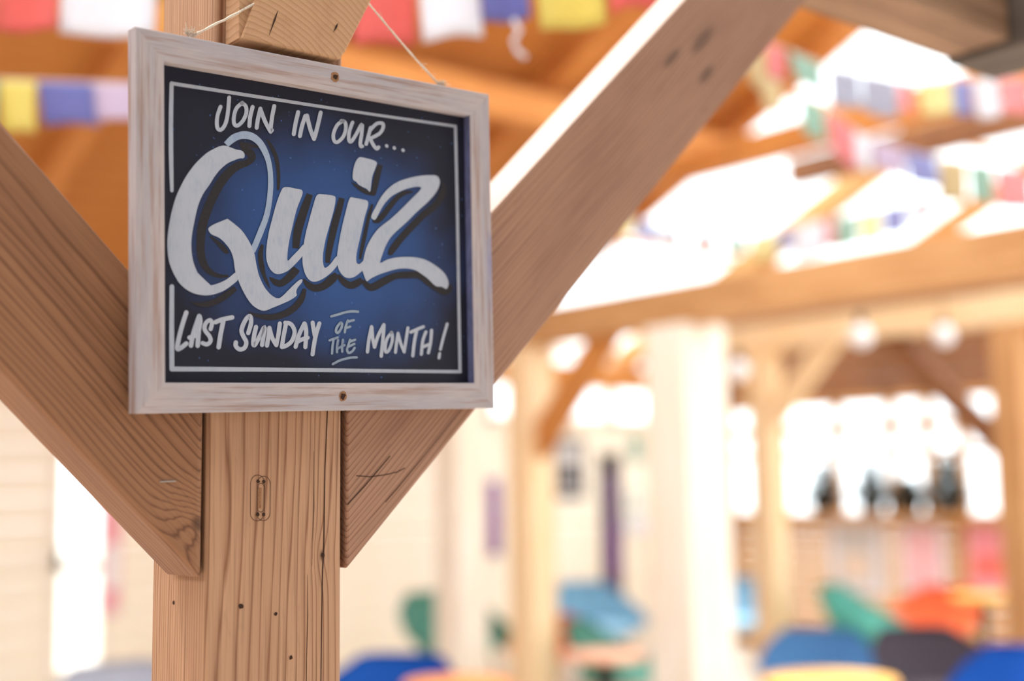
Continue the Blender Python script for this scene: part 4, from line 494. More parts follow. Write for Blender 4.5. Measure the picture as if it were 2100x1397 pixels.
(44,'letter_u','white',8,'r',[-1007,-1130,-1002,-1131,-1019,-1132,-991,-1137,-1032,-1139,-983,-1148,-1040,-1152,-982,-1162,-1044,-1167,-986,-1177,-1050,-1189,-992,-1200,-1057,-1215,-999,-1225,-1063,-1242,-1005,-1251,-1068,-1266,-1010,-1273,-1072,-1288,-1014,-1293,-1075,-1310,-1017,-1314,-1078,-1331,-1019,-1333,-1079,-1350,-1020,-1349,-1078,-1365,-1019,-1358,-1074,-1380,-1019,-1360,-1063,-1395,-1023,-1355,-1035,-1403,-1042,-1351,-1014,-1394,-1050,-1354,-1000,-1381,-1047,-1351,-988,-1364,-1038,-1338,-974,-1342,-1026,-1319,-959,-1317,-1011,-1295,-944,-1292,-997,-1269,-931,-1269,-983,-1246,-916,-1244,-970,-1222,-901,-1216,-955,-1194,-888,-1190,-941,-1168,-878,-1174,-927,-1147,-904,-1179,-887,-1128,-924,-1162,-864,-1162,-926,-1180,-867,-1186,-931,-1208,-873,-1215,-938,-1237,-879,-1244,-942,-1263,-883,-1269,-946,-1286,-887,-1292,-950,-1310,-891,-1316,-954,-1333,-895,-1339,-957,-1352,-899,-1358,-960,-1366,-901,-1372,-958,-1379,-907,-1385,-949,-1390,-920,-1393,-937,-1395,-932,-1395]),
(45,'letter_n','white',8,'r',[-828,-1136,-823,-1136,-840,-1138,-811,-1140,-852,-1147,-802,-1150,-858,-1159,-800,-1163,-860,-1176,-803,-1180,-863,-1201,-806,-1205,-867,-1229,-810,-1233,-871,-1257,-814,-1262,-875,-1281,-818,-1287,-879,-1303,-822,-1309,-883,-1324,-826,-1331,-887,-1343,-830,-1351,-890,-1360,-833,-1367,-892,-1372,-836,-1379,-891,-1385,-842,-1391,-883,-1395,-854,-1399,-872,-1400,-867,-1401]),
(45,'letter_n','white',8.2,'r',[-839,-1142,-834,-1141,-849,-1149,-821,-1141,-857,-1160,-808,-1147,-857,-1173,-801,-1159,-852,-1190,-796,-1175,-845,-1213,-789,-1198,-837,-1240,-781,-1225,-828,-1268,-773,-1251,-818,-1293,-764,-1272,-806,-1315,-754,-1291,-793,-1337,-742,-1310,-780,-1355,-730,-1327,-769,-1371,-719,-1343,-761,-1382,-711,-1354,-750,-1391,-707,-1367,-735,-1393,-710,-1380,-723,-1391,-719,-1388]),
(45,'letter_n','white',8.4,'r',[-684,-1079,-679,-1079,-697,-1081,-667,-1084,-709,-1090,-658,-1094,-714,-1102,-656,-1107,-717,-1121,-659,-1126,-721,-1148,-663,-1152,-726,-1179,-668,-1183,-731,-1210,-673,-1215,-736,-1238,-678,-1245,-741,-1265,-684,-1273,-748,-1293,-691,-1302,-755,-1320,-698,-1330,-760,-1344,-704,-1353,-765,-1360,-708,-1370,-764,-1374,-715,-1382,-756,-1384,-727,-1389,-745,-1390,-740,-1390]),
(46,'letter_d','white',8,'r',[-594,-1074,-589,-1075,-607,-1076,-578,-1080,-620,-1083,-570,-1091,-627,-1096,-569,-1104,-632,-1116,-574,-1125,-639,-1145,-581,-1154,-647,-1179,-589,-1187,-655,-1214,-597,-1222,-662,-1245,-605,-1253,-669,-1276,-611,-1284,-675,-1309,-617,-1316,-681,-1340,-623,-1346,-686,-1366,-628,-1373,-690,-1385,-632,-1392,-688,-1398,-638,-1404,-679,-1408,-651,-1412,-668,-1413,-663,-1414]),
(46,'letter_d','white',8.2,'r',[-639,-1092,-638,-1088,-637,-1103,-633,-1077,-628,-1113,-620,-1069,-613,-1118,-605,-1067,-601,-1119,-595,-1068,-586,-1120,-578,-1068,-570,-1121,-557,-1070,-558,-1124,-533,-1076,-549,-1128,-511,-1087,-540,-1137,-493,-1104,-529,-1151,-478,-1122,-519,-1167,-465,-1144,-512,-1183,-455,-1168,-509,-1198,-450,-1193,-510,-1215,-451,-1219,-514,-1235,-457,-1246,-522,-1257,-466,-1272,-531,-1277,-477,-1296,-540,-1293,-489,-1318,-550,-1306,-504,-1338,-562,-1317,-522,-1354,-576,-1328,-540,-1368,-591,-1337,-558,-1379,-604,-1345,-574,-1389,-617,-1351,-592,-1397,-630,-1356,-611,-1404,-643,-1360,-628,-1409,-656,-1363,-641,-1412,-666,-1366,-650,-1414,-679,-1373,-665,-1415,-686,-1385,-678,-1409,-686,-1396,-685,-1400]),
(47,'letter_a','white',8,'r',[-473,-1408,-478,-1407,-460,-1407,-489,-1401,-447,-1400,-496,-1390,-439,-1389,-496,-1376,-432,-1368,-490,-1356,-423,-1339,-481,-1327,-413,-1306,-470,-1293,-401,-1273,-458,-1258,-389,-1242,-444,-1225,-374,-1213,-429,-1193,-357,-1181,-411,-1160,-340,-1150,-393,-1129,-324,-1124,-378,-1102,-313,-1104,-367,-1083,-310,-1091,-356,-1073,-315,-1078,-342,-1068,-324,-1071,-329,-1069]),
(47,'letter_a','white',8.2,'r',[-344,-1072,-339,-1071,-355,-1079,-326,-1071,-363,-1090,-312,-1078,-364,-1104,-305,-1089,-361,-1114,-302,-1099,-357,-1127,-298,-1112,-353,-1142,-294,-1129,-349,-1159,-289,-1148,-347,-1174,-286,-1168,-346,-1191,-285,-1188,-346,-1209,-285,-1208,-347,-1229,-286,-1229,-348,-1250,-287,-1250,-349,-1271,-289,-1272,-351,-1294,-290,-1296,-353,-1320,-293,-1322,-356,-1345,-295,-1348,-358,-1367,-298,-1370,-359,-1382,-299,-1385,-357,-1395,-305,-1398,-347,-1405,-317,-1407,-335,-1409,-329,-1410]),
(47,'letter_a','white',8.4,'r',[-461,-1331,-463,-1327,-452,-1339,-465,-1316,-437,-1343,-460,-1303,-422,-1340,-448,-1294,-411,-1335,-438,-1289,-397,-1328,-423,-1283,-380,-1321,-405,-1275,-363,-1314,-387,-1267,-349,-1308,-370,-1260,-336,-1304,-354,-1255,-323,-1301,-338,-1251,-309,-1298,-323,-1247,-298,-1295,-311,-1245,-289,-1293,-303,-1243,-275,-1286,-287,-1243,-267,-1274,-274,-1249,-266,-1263,-267,-1259]),
(48,'letter_y','white',8,'r',[-228,-1055,-222,-1054,-240,-1060,-209,-1055,-249,-1071,-197,-1063,-251,-1085,-191,-1075,-249,-1097,-189,-1088,-247,-1114,-186,-1105,-244,-1134,-183,-1125,-240,-1155,-180,-1145,-237,-1173,-177,-1163,-233,-1191,-173,-1179,-229,-1209,-170,-1197,-226,-1225,-166,-1213,-222,-1239,-162,-1227,-220,-1249,-160,-1237,-213,-1261,-161,-1251,-200,-1268,-170,-1262,-187,-1269,-182,-1268]),
(48,'letter_y','white',8.2,'r',[-116,-1061,-111,-1062,-130,-1061,-101,-1069,-144,-1068,-94,-1081,-153,-1080,-95,-1094,-160,-1097,-102,-1112,-169,-1122,-111,-1137,-181,-1151,-122,-1165,-192,-1182,-133,-1195,-202,-1212,-143,-1223,-210,-1241,-151,-1251,-218,-1270,-158,-1279,-225,-1300,-165,-1308,-231,-1329,-171,-1337,-237,-1355,-177,-1363,-242,-1382,-182,-1389,-247,-1408,-187,-1414,-251,-1432,-191,-1438,-254,-1452,-194,-1458,-257,-1467,-197,-1473,-255,-1480,-203,-1486,-246,-1491,-216,-1494,-234,-1496,-229,-1496]),
(49,'letter_line','chalk',8,'r',[34,-997,34,-995,38,-1003,34,-988,46,-1006,39,-982,55,-1006,47,-977,69,-1002,60,-974,88,-997,79,-969,111,-991,102,-963,134,-985,125,-957,157,-979,148,-951,179,-972,169,-944,202,-966,191,-937,224,-959,214,-930,247,-952,237,-924,268,-947,260,-918,288,-943,281,-913,308,-939,303,-909,328,-936,324,-906,347,-933,344,-903,365,-932,364,-901,383,-931,385,-901,403,-931,407,-901,422,-932,426,-902,438,-933,443,-903,450,-934,455,-904,460,-933,463,-906,467,-927,469,-912,470,-921,471,-919]),
(50,'letter_o','chalk',8,'r',[192,-1056,195,-1057,185,-1054,200,-1063,175,-1055,201,-1071,167,-1060,197,-1079,160,-1068,189,-1087,149,-1080,178,-1099,136,-1094,166,-1112,124,-1108,156,-1125,115,-1122,148,-1135,108,-1135,143,-1145,104,-1149,140,-1155,100,-1161,137,-1165,99,-1173,137,-1172,101,-1185,137,-1176,106,-1195,138,-1178,115,-1204,140,-1180,127,-1210,141,-1180,143,-1212,140,-1180,159,-1207,139,-1181,172,-1197,145,-1176,184,-1185,154,-1167,195,-1170,164,-1154,205,-1156,173,-1141,214,-1143,180,-1130,220,-1130,185,-1120,225,-1117,189,-1110,228,-1105,191,-1100,230,-1093,193,-1092,230,-1082,193,-1087,226,-1070,193,-1087,217,-1062,192,-1086,209,-1057,189,-1084,203,-1054,183,-1082,200,-1053,179,-1080,191,-1050,173,-1074,182,-1052,171,-1066,175,-1057,173,-1059]),
(51,'letter_f','chalk',8,'r',[303,-1020,306,-1021,295,-1020,312,-1025,287,-1023,316,-1032,281,-1030,315,-1039,276,-1041,310,-1051,269,-1057,302,-1067,261,-1076,294,-1085,253,-1095,287,-1103,246,-1112,281,-1119,242,-1129,277,-1134,238,-1146,273,-1150,235,-1162,271,-1165,233,-1175,268,-1178,232,-1185,267,-1188,233,-1192,263,-1195,238,-1198,256,-1200,245,-1201,248,-1201]),
(51,'letter_f','chalk',8.2,'r',[267,-1060,267,-1057,271,-1065,267,-1051,279,-1069,272,-1044,289,-1068,280,-1040,322,-1060,313,-1031,356,-1051,347,-1022,390,-1043,381,-1014,398,-1038,390,-1013,403,-1031,398,-1017,403,-1025,402,-1022]),
(51,'letter_f','chalk',8.4,'r',[258,-1136,257,-1133,262,-1141,257,-1127,270,-1144,261,-1120,280,-1143,269,-1115,298,-1138,287,-1109,317,-1132,306,-1104,336,-1126,325,-1098,344,-1121,334,-1097,348,-1114,342,-1100,348,-1108,347,-1105]),
(52,'letter_t','chalk',8,'r',[6,-1299,5,-1297,11,-1304,5,-1290,19,-1307,9,-1283,28,-1307,16,-1279,38,-1303,26,-1276,52,-1299,41,-1271,69,-1293,57,-1266,85,-1288,74,-1260,99,-1284,88,-1256,111,-1280,100,-1252,123,-1276,112,-1248,134,-1272,122,-1245,142,-1270,131,-1242,149,-1267,137,-1240,156,-1263,147,-1239,160,-1256,155,-1242,160,-1249,159,-1247]),
(52,'letter_t','chalk',8.2,'r',[84,-1264,87,-1265,76,-1265,94,-1268,69,-1270,99,-1274,65,-1277,99,-1281,63,-1288,97,-1293,59,-1304,93,-1309,55,-1323,89,-1327,51,-1343,85,-1346,47,-1362,82,-1365,45,-1382,80,-1384,43,-1404,78,-1405,41,-1425,76,-1426,40,-1443,74,-1444,38,-1456,73,-1457,40,-1463,70,-1464,46,-1469,64,-1469,53,-1471,56,-1471]),
(53,'letter_h','chalk',8,'r',[150,-1272,153,-1272,142,-1273,160,-1275,135,-1278,165,-1282,131,-1285,166,-1289,128,-1296,163,-1301,124,-1313,159,-1318,120,-1333,155,-1337,116,-1352,151,-1356,113,-1370,148,-1372,112,-1387,147,-1387,111,-1403,147,-1402,112,-1418,147,-1417,112,-1431,147,-1429,112,-1440,147,-1439,115,-1447,145,-1446,121,-1452,139,-1452,128,-1454,132,-1454]),
(53,'letter_h','chalk',8.2,'r',[221,-1266,224,-1266,213,-1267,231,-1269,206,-1272,236,-1275,202,-1279,238,-1282,201,-1290,236,-1293,198,-1306,233,-1309,195,-1324,230,-1327,192,-1343,227,-1345,190,-1360,226,-1361,189,-1376,225,-1376,189,-1393,224,-1392,189,-1409,224,-1407,189,-1422,225,-1421,189,-1431,225,-1430,192,-1438,222,-1438,198,-1444,216,-1443,206,-1445,209,-1445]),
(53,'letter_h','chalk',8.4,'r',[126,-1399,125,-1397,131,-1404,124,-1391,140,-1406,127,-1383,149,-1405,134,-1378,182,-1391,167,-1364,216,-1376,201,-1350,250,-1362,235,-1335,257,-1357,244,-1334,260,-1349,252,-1336,259,-1343,258,-1341]),
(54,'letter_e','chalk',8,'r',[333,-1263,336,-1264,325,-1263,342,-1268,317,-1267,346,-1275,311,-1274,345,-1283,307,-1285,340,-1294,300,-1302,333,-1311,292,-1321,325,-1330,284,-1339,318,-1348,278,-1354,312,-1363,273,-1366,307,-1375,269,-1376,302,-1385,265,-1386,299,-1393,262,-1396,298,-1399,262,-1407,297,-1404,264,-1419,299,-1411,268,-1431,302,-1419,275,-1442,305,-1426,284,-1452,309,-1430,298,-1459,309,-1430,316,-1459,310,-1430,331,-1455,317,-1428,345,-1449,327,-1423,358,-1442,337,-1418,369,-1434,346,-1412,380,-1425,353,-1406,390,-1414,360,-1397,398,-1403,368,-1388,405,-1394,374,-1379,409,-1388,379,-1372,412,-1381,386,-1367,410,-1373,395,-1365,405,-1368,402,-1367]),
(54,'letter_e','chalk',8.2,'r',[312,-1309,310,-1306,316,-1314,310,-1300,325,-1317,314,-1292,334,-1316,322,-1288,359,-1307,346,-1279,383,-1299,371,-1271,408,-1290,396,-1263,416,-1286,405,-1262,420,-1279,414,-1265,420,-1272,418,-1270]),
(54,'letter_e','chalk',8.4,'r',[278,-1378,276,-1376,283,-1383,275,-1369,292,-1385,279,-1362,301,-1383,286,-1357,333,-1370,318,-1343,365,-1356,350,-1329,398,-1342,382,-1315,405,-1337,391,-1314,408,-1329,400,-1316,407,-1323,406,-1320]),
(55,'letter_line','chalk',8,'r',[53,-1596,51,-1594,58,-1601,50,-1588,67,-1603,53,-1580,76,-1601,59,-1575,89,-1594,72,-1569,108,-1585,91,-1560,130,-1575,113,-1549,152,-1565,137,-1538,174,-1557,160,-1529,194,-1550,183,-1522,217,-1544,207,-1515,239,-1538,230,-1509,261,-1533,253,-1504,282,-1528,274,-1499,301,-1524,295,-1495,320,-1522,315,-1492,337,-1519,333,-1490,354,-1517,351,-1488,369,-1516,366,-1486,382,-1515,382,-1485,395,-1515,396,-1485,406,-1515,408,-1485,416,-1515,418,-1485,423,-1515,425,-1485,432,-1513,434,-1487,439,-1508,440,-1493,442,-1502,442,-1499]),
(56,'letter_m','white',8,'r',[588,-1449,584,-1448,600,-1447,574,-1445,610,-1439,565,-1436,615,-1429,563,-1425,619,-1407,566,-1403,623,-1376,571,-1373,628,-1341,576,-1337,634,-1304,582,-1299,641,-1270,589,-1264,648,-1235,597,-1228,658,-1198,607,-1190,668,-1161,617,-1154,677,-1130,625,-1122,683,-1108,631,-1100,682,-1096,638,-1090,675,-1087,649,-1083,665,-1083,661,-1082]),
(56,'letter_m','white',8.2,'r',[655,-1087,660,-1087,645,-1091,671,-1088,636,-1100,681,-1096,633,-1111,686,-1106,634,-1130,687,-1125,636,-1157,689,-1152,639,-1189,692,-1184,642,-1221,695,-1215,646,-1250,698,-1243,651,-1278,703,-1268,657,-1305,709,-1295,664,-1331,715,-1321,669,-1353,721,-1342,673,-1368,725,-1358,679,-1378,724,-1369,691,-1384,717,-1379,702,-1385,707,-1384]),
(56,'letter_m','white',8.4,'r',[693,-1385,689,-1384,705,-1384,679,-1378,717,-1379,673,-1368,724,-1369,674,-1357,732,-1349,681,-1337,743,-1320,692,-1309,755,-1288,705,-1275,769,-1254,719,-1241,783,-1224,734,-1208,800,-1193,752,-1176,820,-1161,773,-1142,841,-1129,794,-1110,859,-1102,812,-1082,872,-1082,825,-1063,875,-1071,834,-1054,871,-1060,848,-1050,863,-1053,859,-1052]),
(56,'letter_m','white',8.6,'r',[850,-1052,855,-1052,839,-1055,866,-1055,828,-1063,875,-1064,824,-1074,877,-1075,822,-1095,875,-1097,819,-1126,873,-1127,816,-1162,869,-1163,812,-1201,865,-1203,807,-1241,861,-1244,801,-1288,854,-1291,794,-1342,847,-1345,786,-1396,839,-1399,779,-1443,832,-1447,775,-1476,828,-1480,777,-1487,823,-1490,785,-1496,812,-1498,796,-1499,800,-1500]),
(57,'letter_o','white',8,'r',[984,-1152,987,-1154,974,-1149,993,-1161,961,-1150,995,-1171,951,-1157,989,-1181,941,-1168,979,-1192,925,-1183,964,-1207,908,-1201,947,-1225,891,-1222,932,-1242,876,-1242,920,-1259,866,-1263,912,-1275,858,-1285,905,-1294,851,-1306,899,-1313,847,-1327,895,-1332,843,-1346,892,-1349,841,-1365,890,-1366,840,-1384,889,-1382,841,-1402,890,-1397,844,-1419,892,-1408,852,-1434,892,-1410,871,-1445,886,-1406,893,-1445,883,-1406,911,-1439,885,-1405,926,-1429,891,-1401,940,-1415,899,-1393,952,-1397,909,-1379,965,-1375,920,-1359,978,-1350,932,-1337,989,-1325,942,-1313,998,-1301,950,-1293,1003,-1278,954,-1274,1006,-1255,957,-1254,1007,-1233,958,-1234,1007,-1214,958,-1217,1006,-1197,957,-1204,1002,-1183,955,-1197,995,-1171,953,-1195,986,-1163,951,-1193,981,-1159,947,-1190,979,-1158,942,-1186,968,-1152,937,-1177,955,-1153,937,-1167,945,-1157,942,-1159]),
(58,'letter_n','white',8,'r',[1075,-1156,1079,-1157,1064,-1158,1089,-1161,1054,-1165,1096,-1169,1048,-1174,1097,-1179,1044,-1193,1093,-1199,1038,-1221,1087,-1226,1032,-1253,1081,-1258,1025,-1284,1074,-1289,1020,-1313,1069,-1317,1015,-1338,1065,-1342,1011,-1364,1061,-1368,1008,-1388,1057,-1391,1005,-1408,1054,-1412,1003,-1422,1052,-1426,1004,-1433,1047,-1436,1012,-1441,1037,-1443,1022,-1444,1026,-1445]),
(58,'letter_n','white',8.2,'r',[1070,-1179,1074,-1178,1061,-1184,1085,-1178,1054,-1193,1096,-1183,1054,-1204,1102,-1192,1059,-1219,1107,-1208,1065,-1242,1114,-1231,1074,-1268,1122,-1257,1082,-1295,1131,-1283,1092,-1320,1139,-1306,1102,-1344,1149,-1329,1114,-1369,1161,-1352,1127,-1392,1173,-1375,1137,-1412,1183,-1395,1144,-1426,1191,-1409,1152,-1434,1192,-1419,1164,-1437,1187,-1429,1175,-1436,1179,-1435]),
(58,'letter_n','white',8.4,'r',[1235,-1081,1239,-1081,1224,-1083,1249,-1085,1213,-1089,1256,-1094,1208,-1099,1257,-1104,1203,-1120,1253,-1125,1197,-1149,1247,-1154,1190,-1183,1239,-1188,1182,-1218,1232,-1223,1175,-1251,1225,-1256,1169,-1283,1218,-1288,1162,-1317,1211,-1322,1155,-1349,1204,-1354,1149,-1377,1199,-1382,1145,-1397,1195,-1402,1146,-1407,1189,-1412,1154,-1416,1179,-1418,1164,-1419,1168,-1420]),
(59,'letter_t','white',8,'r',[1257,-1167,1255,-1164,1264,-1174,1254,-1154,1277,-1177,1259,-1144,1291,-1175,1269,-1136,1304,-1170,1282,-1131,1322,-1163,1301,-1124,1344,-1154,1323,-1116,1366,-1145,1345,-1107,1388,-1137,1367,-1098,1410,-1129,1390,-1090,1435,-1120,1415,-1081,1459,-1112,1439,-1072,1480,-1104,1460,-1065,1494,-1099,1475,-1060,1506,-1092,1488,-1058,1511,-1081,1501,-1062,1510,-1072,1509,-1069]),
(59,'letter_t','white',8.2,'r',[1375,-1120,1379,-1121,1363,-1121,1389,-1125,1351,-1128,1397,-1134,1345,-1138,1397,-1145,1339,-1157,1392,-1165,1332,-1185,1384,-1193,1323,-1217,1375,-1225,1313,-1252,1366,-1259,1306,-1287,1358,-1292,1299,-1323,1352,-1328,1292,-1364,1345,-1368,1287,-1405,1339,-1408,1282,-1439,1335,-1443,1278,-1464,1331,-1467,1280,-1475,1326,-1478,1289,-1483,1315,-1485,1299,-1487,1304,-1487]),
(60,'letter_h','white',8,'r',[1534,-1127,1538,-1128,1523,-1127,1547,-1134,1510,-1131,1552,-1143,1502,-1140,1550,-1154,1495,-1155,1542,-1170,1484,-1176,1531,-1191,1471,-1202,1519,-1215,1458,-1232,1507,-1242,1447,-1263,1498,-1270,1439,-1299,1490,-1303,1433,-1340,1484,-1343,1427,-1381,1478,-1384,1423,-1417,1474,-1420,1419,-1442,1470,-1445,1421,-1453,1466,-1455,1430,-1461,1455,-1462,1440,-1464,1444,-1464]),
(60,'letter_h','white',8.2,'r',[1620,-1101,1625,-1101,1609,-1104,1635,-1104,1599,-1111,1644,-1112,1594,-1121,1646,-1122,1592,-1144,1644,-1145,1589,-1175,1641,-1177,1585,-1212,1637,-1214,1581,-1249,1632,-1251,1575,-1281,1627,-1286,1568,-1312,1619,-1318,1560,-1343,1610,-1351,1550,-1374,1601,-1382,1542,-1399,1592,-1408,1536,-1418,1587,-1427,1537,-1429,1580,-1436,1544,-1438,1569,-1442,1553,-1442,1557,-1443]),
(60,'letter_h','white',8.4,'r',[1442,-1360,1440,-1357,1449,-1367,1439,-1348,1461,-1371,1444,-1338,1474,-1369,1455,-1331,1517,-1354,1498,-1316,1560,-1339,1542,-1301,1604,-1324,1585,-1286,1615,-1318,1598,-1285,1620,-1308,1611,-1289,1619,-1299,1618,-1295]),
(61,'letter_exclamation_mark','white',8,'r',[1890,-1011,1894,-1011,1879,-1011,1902,-1016,1868,-1016,1908,-1024,1862,-1025,1908,-1034,1852,-1051,1898,-1060,1838,-1089,1884,-1098,1822,-1132,1867,-1141,1805,-1176,1851,-1185,1791,-1215,1837,-1223,1779,-1251,1825,-1259,1767,-1287,1813,-1295,1756,-1321,1802,-1329,1747,-1350,1793,-1358,1741,-1370,1787,-1378,1741,-1380,1781,-1387,1747,-1388,1770,-1392,1756,-1392,1760,-1393]),
(61,'letter_exclamation_mark','white',8.2,'r',[1752,-1410,1756,-1411,1742,-1412,1765,-1414,1732,-1418,1772,-1422,1727,-1427,1773,-1431,1722,-1447,1769,-1451,1718,-1466,1765,-1471,1714,-1486,1761,-1491,1715,-1496,1756,-1500,1722,-1504,1746,-1506,1732,-1507,1736,-1508]),
(62,'border_line','white',8,'r',[-2086,1651,-2082,1651,-2097,1646,-2071,1649,-2106,1636,-2062,1642,-2110,1623,-2059,1630,-2112,1574,-2060,1581,-2114,1507,-2062,1513,-2116,1426,-2063,1433,-2119,1340,-2065,1347,-2121,1253,-2067,1260,-2122,1173,-2068,1180,-2123,1096,-2069,1103,-2123,1018,-2068,1025,-2123,940,-2068,947,-2123,863,-2068,870,-2122,789,-2067,796,-2121,720,-2067,727,-2119,653,-2067,659,-2117,585,-2066,592,-2114,520,-2066,527,-2111,462,-2066,468,-2109,413,-2065,419,-2107,377,-2065,383,-2104,368,-2068,372,-2097,362,-2075,364,-2088,360,-2084,361]),
(63,'border_line','white',8.2,'r',[-2107,1625,-2107,1628,-2106,1616,-2102,1637,-2099,1608,-2093,1645,-2088,1605,-2081,1648,-1961,1606,-1953,1649,-1782,1608,-1775,1651,-1567,1610,-1559,1653,-1330,1612,-1322,1655,-1088,1614,-1080,1657,-858,1616,-850,1659,-638,1619,-631,1661,-414,1621,-406,1662,-185,1623,-177,1664,49,1626,56,1666,287,1629,294,1668,529,1633,536,1671,792,1637,799,1675,1082,1642,1089,1680,1378,1648,1385,1686,1659,1653,1666,1691,1900,1658,1908,1696,2078,1662,2085,1699,2090,1664,2096,1697,2100,1671,2103,1690,2104,1679,2105,1682]),
(64,'border_line','white',8.4,'r',[2079,1700,2084,1701,2069,1696,2094,1700,2059,1687,2103,1694,2056,1676,2107,1684,2057,1544,2108,1552,2059,1362,2110,1369,2061,1145,2111,1152,2062,913,2113,919,2064,681,2115,686,2065,466,2116,471,2066,263,2116,267,2066,56,2117,61,2065,-150,2117,-146,2065,-352,2117,-348,2065,-546,2117,-543,2065,-730,2117,-727,2065,-911,2118,-909,2065,-1094,2118,-1092,2065,-1270,2119,-1268,2065,-1429,2119,-1428,2065,-1562,2120,-1561,2065,-1660,2120,-1659,2069,-1671,2116,-1670,2079,-1679,2106,-1678,2090,-1681,2095,-1681]),
(65,'border_line','white',8.6,'r',[-2122,-1670,-2122,-1665,-2118,-1682,-2118,-1654,-2107,-1692,-2107,-1644,-2092,-1695,-2092,-1640,-1983,-1695,-1982,-1640,-1829,-1694,-1829,-1640,-1645,-1693,-1644,-1639,-1443,-1693,-1442,-1639,-1239,-1692,-1238,-1639,-1049,-1691,-1048,-1639,-867,-1691,-866,-1639,-681,-1690,-680,-1639,-494,-1690,-492,-1640,-307,-1690,-306,-1640,-126,-1690,-125,-1641,46,-1690,48,-1641,205,-1690,207,-1642,352,-1690,353,-1643,491,-1690,493,-1644,631,-1690,632,-1645,777,-1690,779,-1645,937,-1690,939,-1646,1126,-1690,1127,-1647,1340,-1691,1342,-1647,1564,-1691,1566,-1648,1778,-1691,1780,-1648,1962,-1691,1964,-1648,2096,-1691,2097,-1648,2110,-1688,2111,-1651,2120,-1681,2121,-1659,2124,-1672,2124,-1668]),
(66,'border_line','white',8.8,'r',[-2093,-700,-2088,-700,-2105,-704,-2077,-703,-2116,-714,-2066,-712,-2120,-728,-2063,-725,-2120,-785,-2063,-782,-2122,-864,-2064,-862,-2123,-958,-2065,-956,-2124,-1057,-2065,-1055,-2125,-1154,-2066,-1152,-2126,-1241,-2066,-1239,-2126,-1322,-2066,-1320,-2126,-1405,-2066,-1404,-2126,-1487,-2066,-1485,-2125,-1561,-2066,-1559,-2125,-1623,-2065,-1622,-2125,-1668,-2065,-1667,-2121,-1682,-2069,-1681,-2110,-1692,-2080,-1692,-2097,-1695,-2092,-1695]),

]
sm = (Matrix.Rotation(.02938, 4, 'Z') @ Matrix.Rotation(.04104, 4, 'X') @ Matrix.Rotation(-.04288, 4, 'Y'))
sign = empty('chalkboard_sign'); sign.matrix_world = Matrix.Translation((.82492, 1.35974, EYE+.3159)) @ sm
tag(sign, 'navy blue chalkboard sign lettered Quiz in a whitewashed wooden frame, hung on the post', 'sign')
W, H, FW, FT = .51581, .43379, .0342, .022
def rail(name, L, rot, off, mat, lipmat=None):
    bm = bmesh.new(); h = FW
    f = [(-L/2, 0, h/2), (L/2, 0, h/2), (L/2-h, 0, -h/2), (-L/2+h, 0, -h/2)]       # outer edge at +z
    a = [bm.verts.new(p) for p in f]; b = [bm.verts.new((x, FT, z)) for x, y, z in f]
    bm.faces.new(a); bm.faces.new(b[::-1]); lip = None
    for i in range(4):
        ff = bm.faces.new((a[i], b[i], b[(i+1) % 4], a[(i+1) % 4]))
        if i == 2: lip = ff
    if lipmat: lip.material_index = 1
    bmesh.ops.recalc_face_normals(bm, faces=bm.faces)
    ed = [e for e in bm.edges if abs(e.verts[0].co.z-e.verts[1].co.z) < 1e-6 and abs(e.verts[0].co.y-e.verts[1].co.y) < 1e-6]
    bmesh.ops.bevel(bm, geom=ed, offset=.0014, segments=2, affect='EDGES', profile=.5)
    me = bpy.data.meshes.new(name); bm.to_mesh(me); bm.free(); me.materials.append(mat)
    if lipmat: me.materials.append(lipmat)
    return obj(name, me, None, sign, Matrix.Translation(off) @ Matrix.Rotation(rot, 4, 'Y'))
rt = rail('frame_rail', W, 0, (0, 0, H/2-FW/2), MW['frame'])
rbm = rail('frame_rail', W, math.pi, (0, 0, -H/2+FW/2), MW['frame'])
rail('frame_rail', H, math.pi/2, (W/2-FW/2, 0, 0), MW['frame_b'], MW['lip'])
rail('frame_rail', H, -math.pi/2, (-W/2+FW/2, 0, 0), MW['frame'])
for rl, x, z in ((rt, .0059, .2013-(H/2-FW/2)), (rbm, -.0122, -(-.1994+H/2-FW/2))):
    disc('hole_rim', .0062, MW['holerim'], rl, Matrix.Translation((x, -.0003, z)), 14, 0, .12)
    disc('screw_hole', .0042, MW['hole'], rl, Matrix.Translation((x+.0004, -.0005, z)), 11, 0, .3)
REC = .014
brd = obj('board', boxbm(W-2*FW+.012, .005, H-2*FW+.012), MW['board_paint'], sign, Matrix.Translation((0, REC+.0025, 0)))
groups = {}
for g_, nm, mt, lay, kd, fl_ in LET: groups.setdefault(g_, []).append((nm, mt, lay, kd, fl_))
for g_, its in groups.items():
    bm = bmesh.new()
    for nm, mt, lay, kd, d in its:
        y = -.0025-lay*.0001
        if kd == 'r':
            rows = [(bm.verts.new((d[i]*1e-4, y, d[i+1]*1e-4)), bm.verts.new((d[i+2]*1e-4, y, d[i+3]*1e-4))) for i in range(0, len(d), 4)]
            for A, B in zip(rows, rows[1:]): bm.faces.new((A[0], B[0], B[1], A[1]))
        else:
            ps = [Vector((d[i]*1e-4, y, d[i+1]*1e-4)) for i in range(0, len(d), 2)]
            vv = [bm.verts.new(p) for p in ps]
            for t in geometry.tessellate_polygon([[Vector((p.x, p.z, 0)) for p in ps]]):
                try: bm.faces.new([vv[k] for k in t])
                except ValueError: pass
    for f in bm.faces:
        f.normal_update()
        if f.normal.y > 0: f.normal_flip()
    nm = its[0][0]
    obj(nm if nm in ('letter_shadow', 'border_line') else nm, bm, PAINT[its[0][1]], brd)
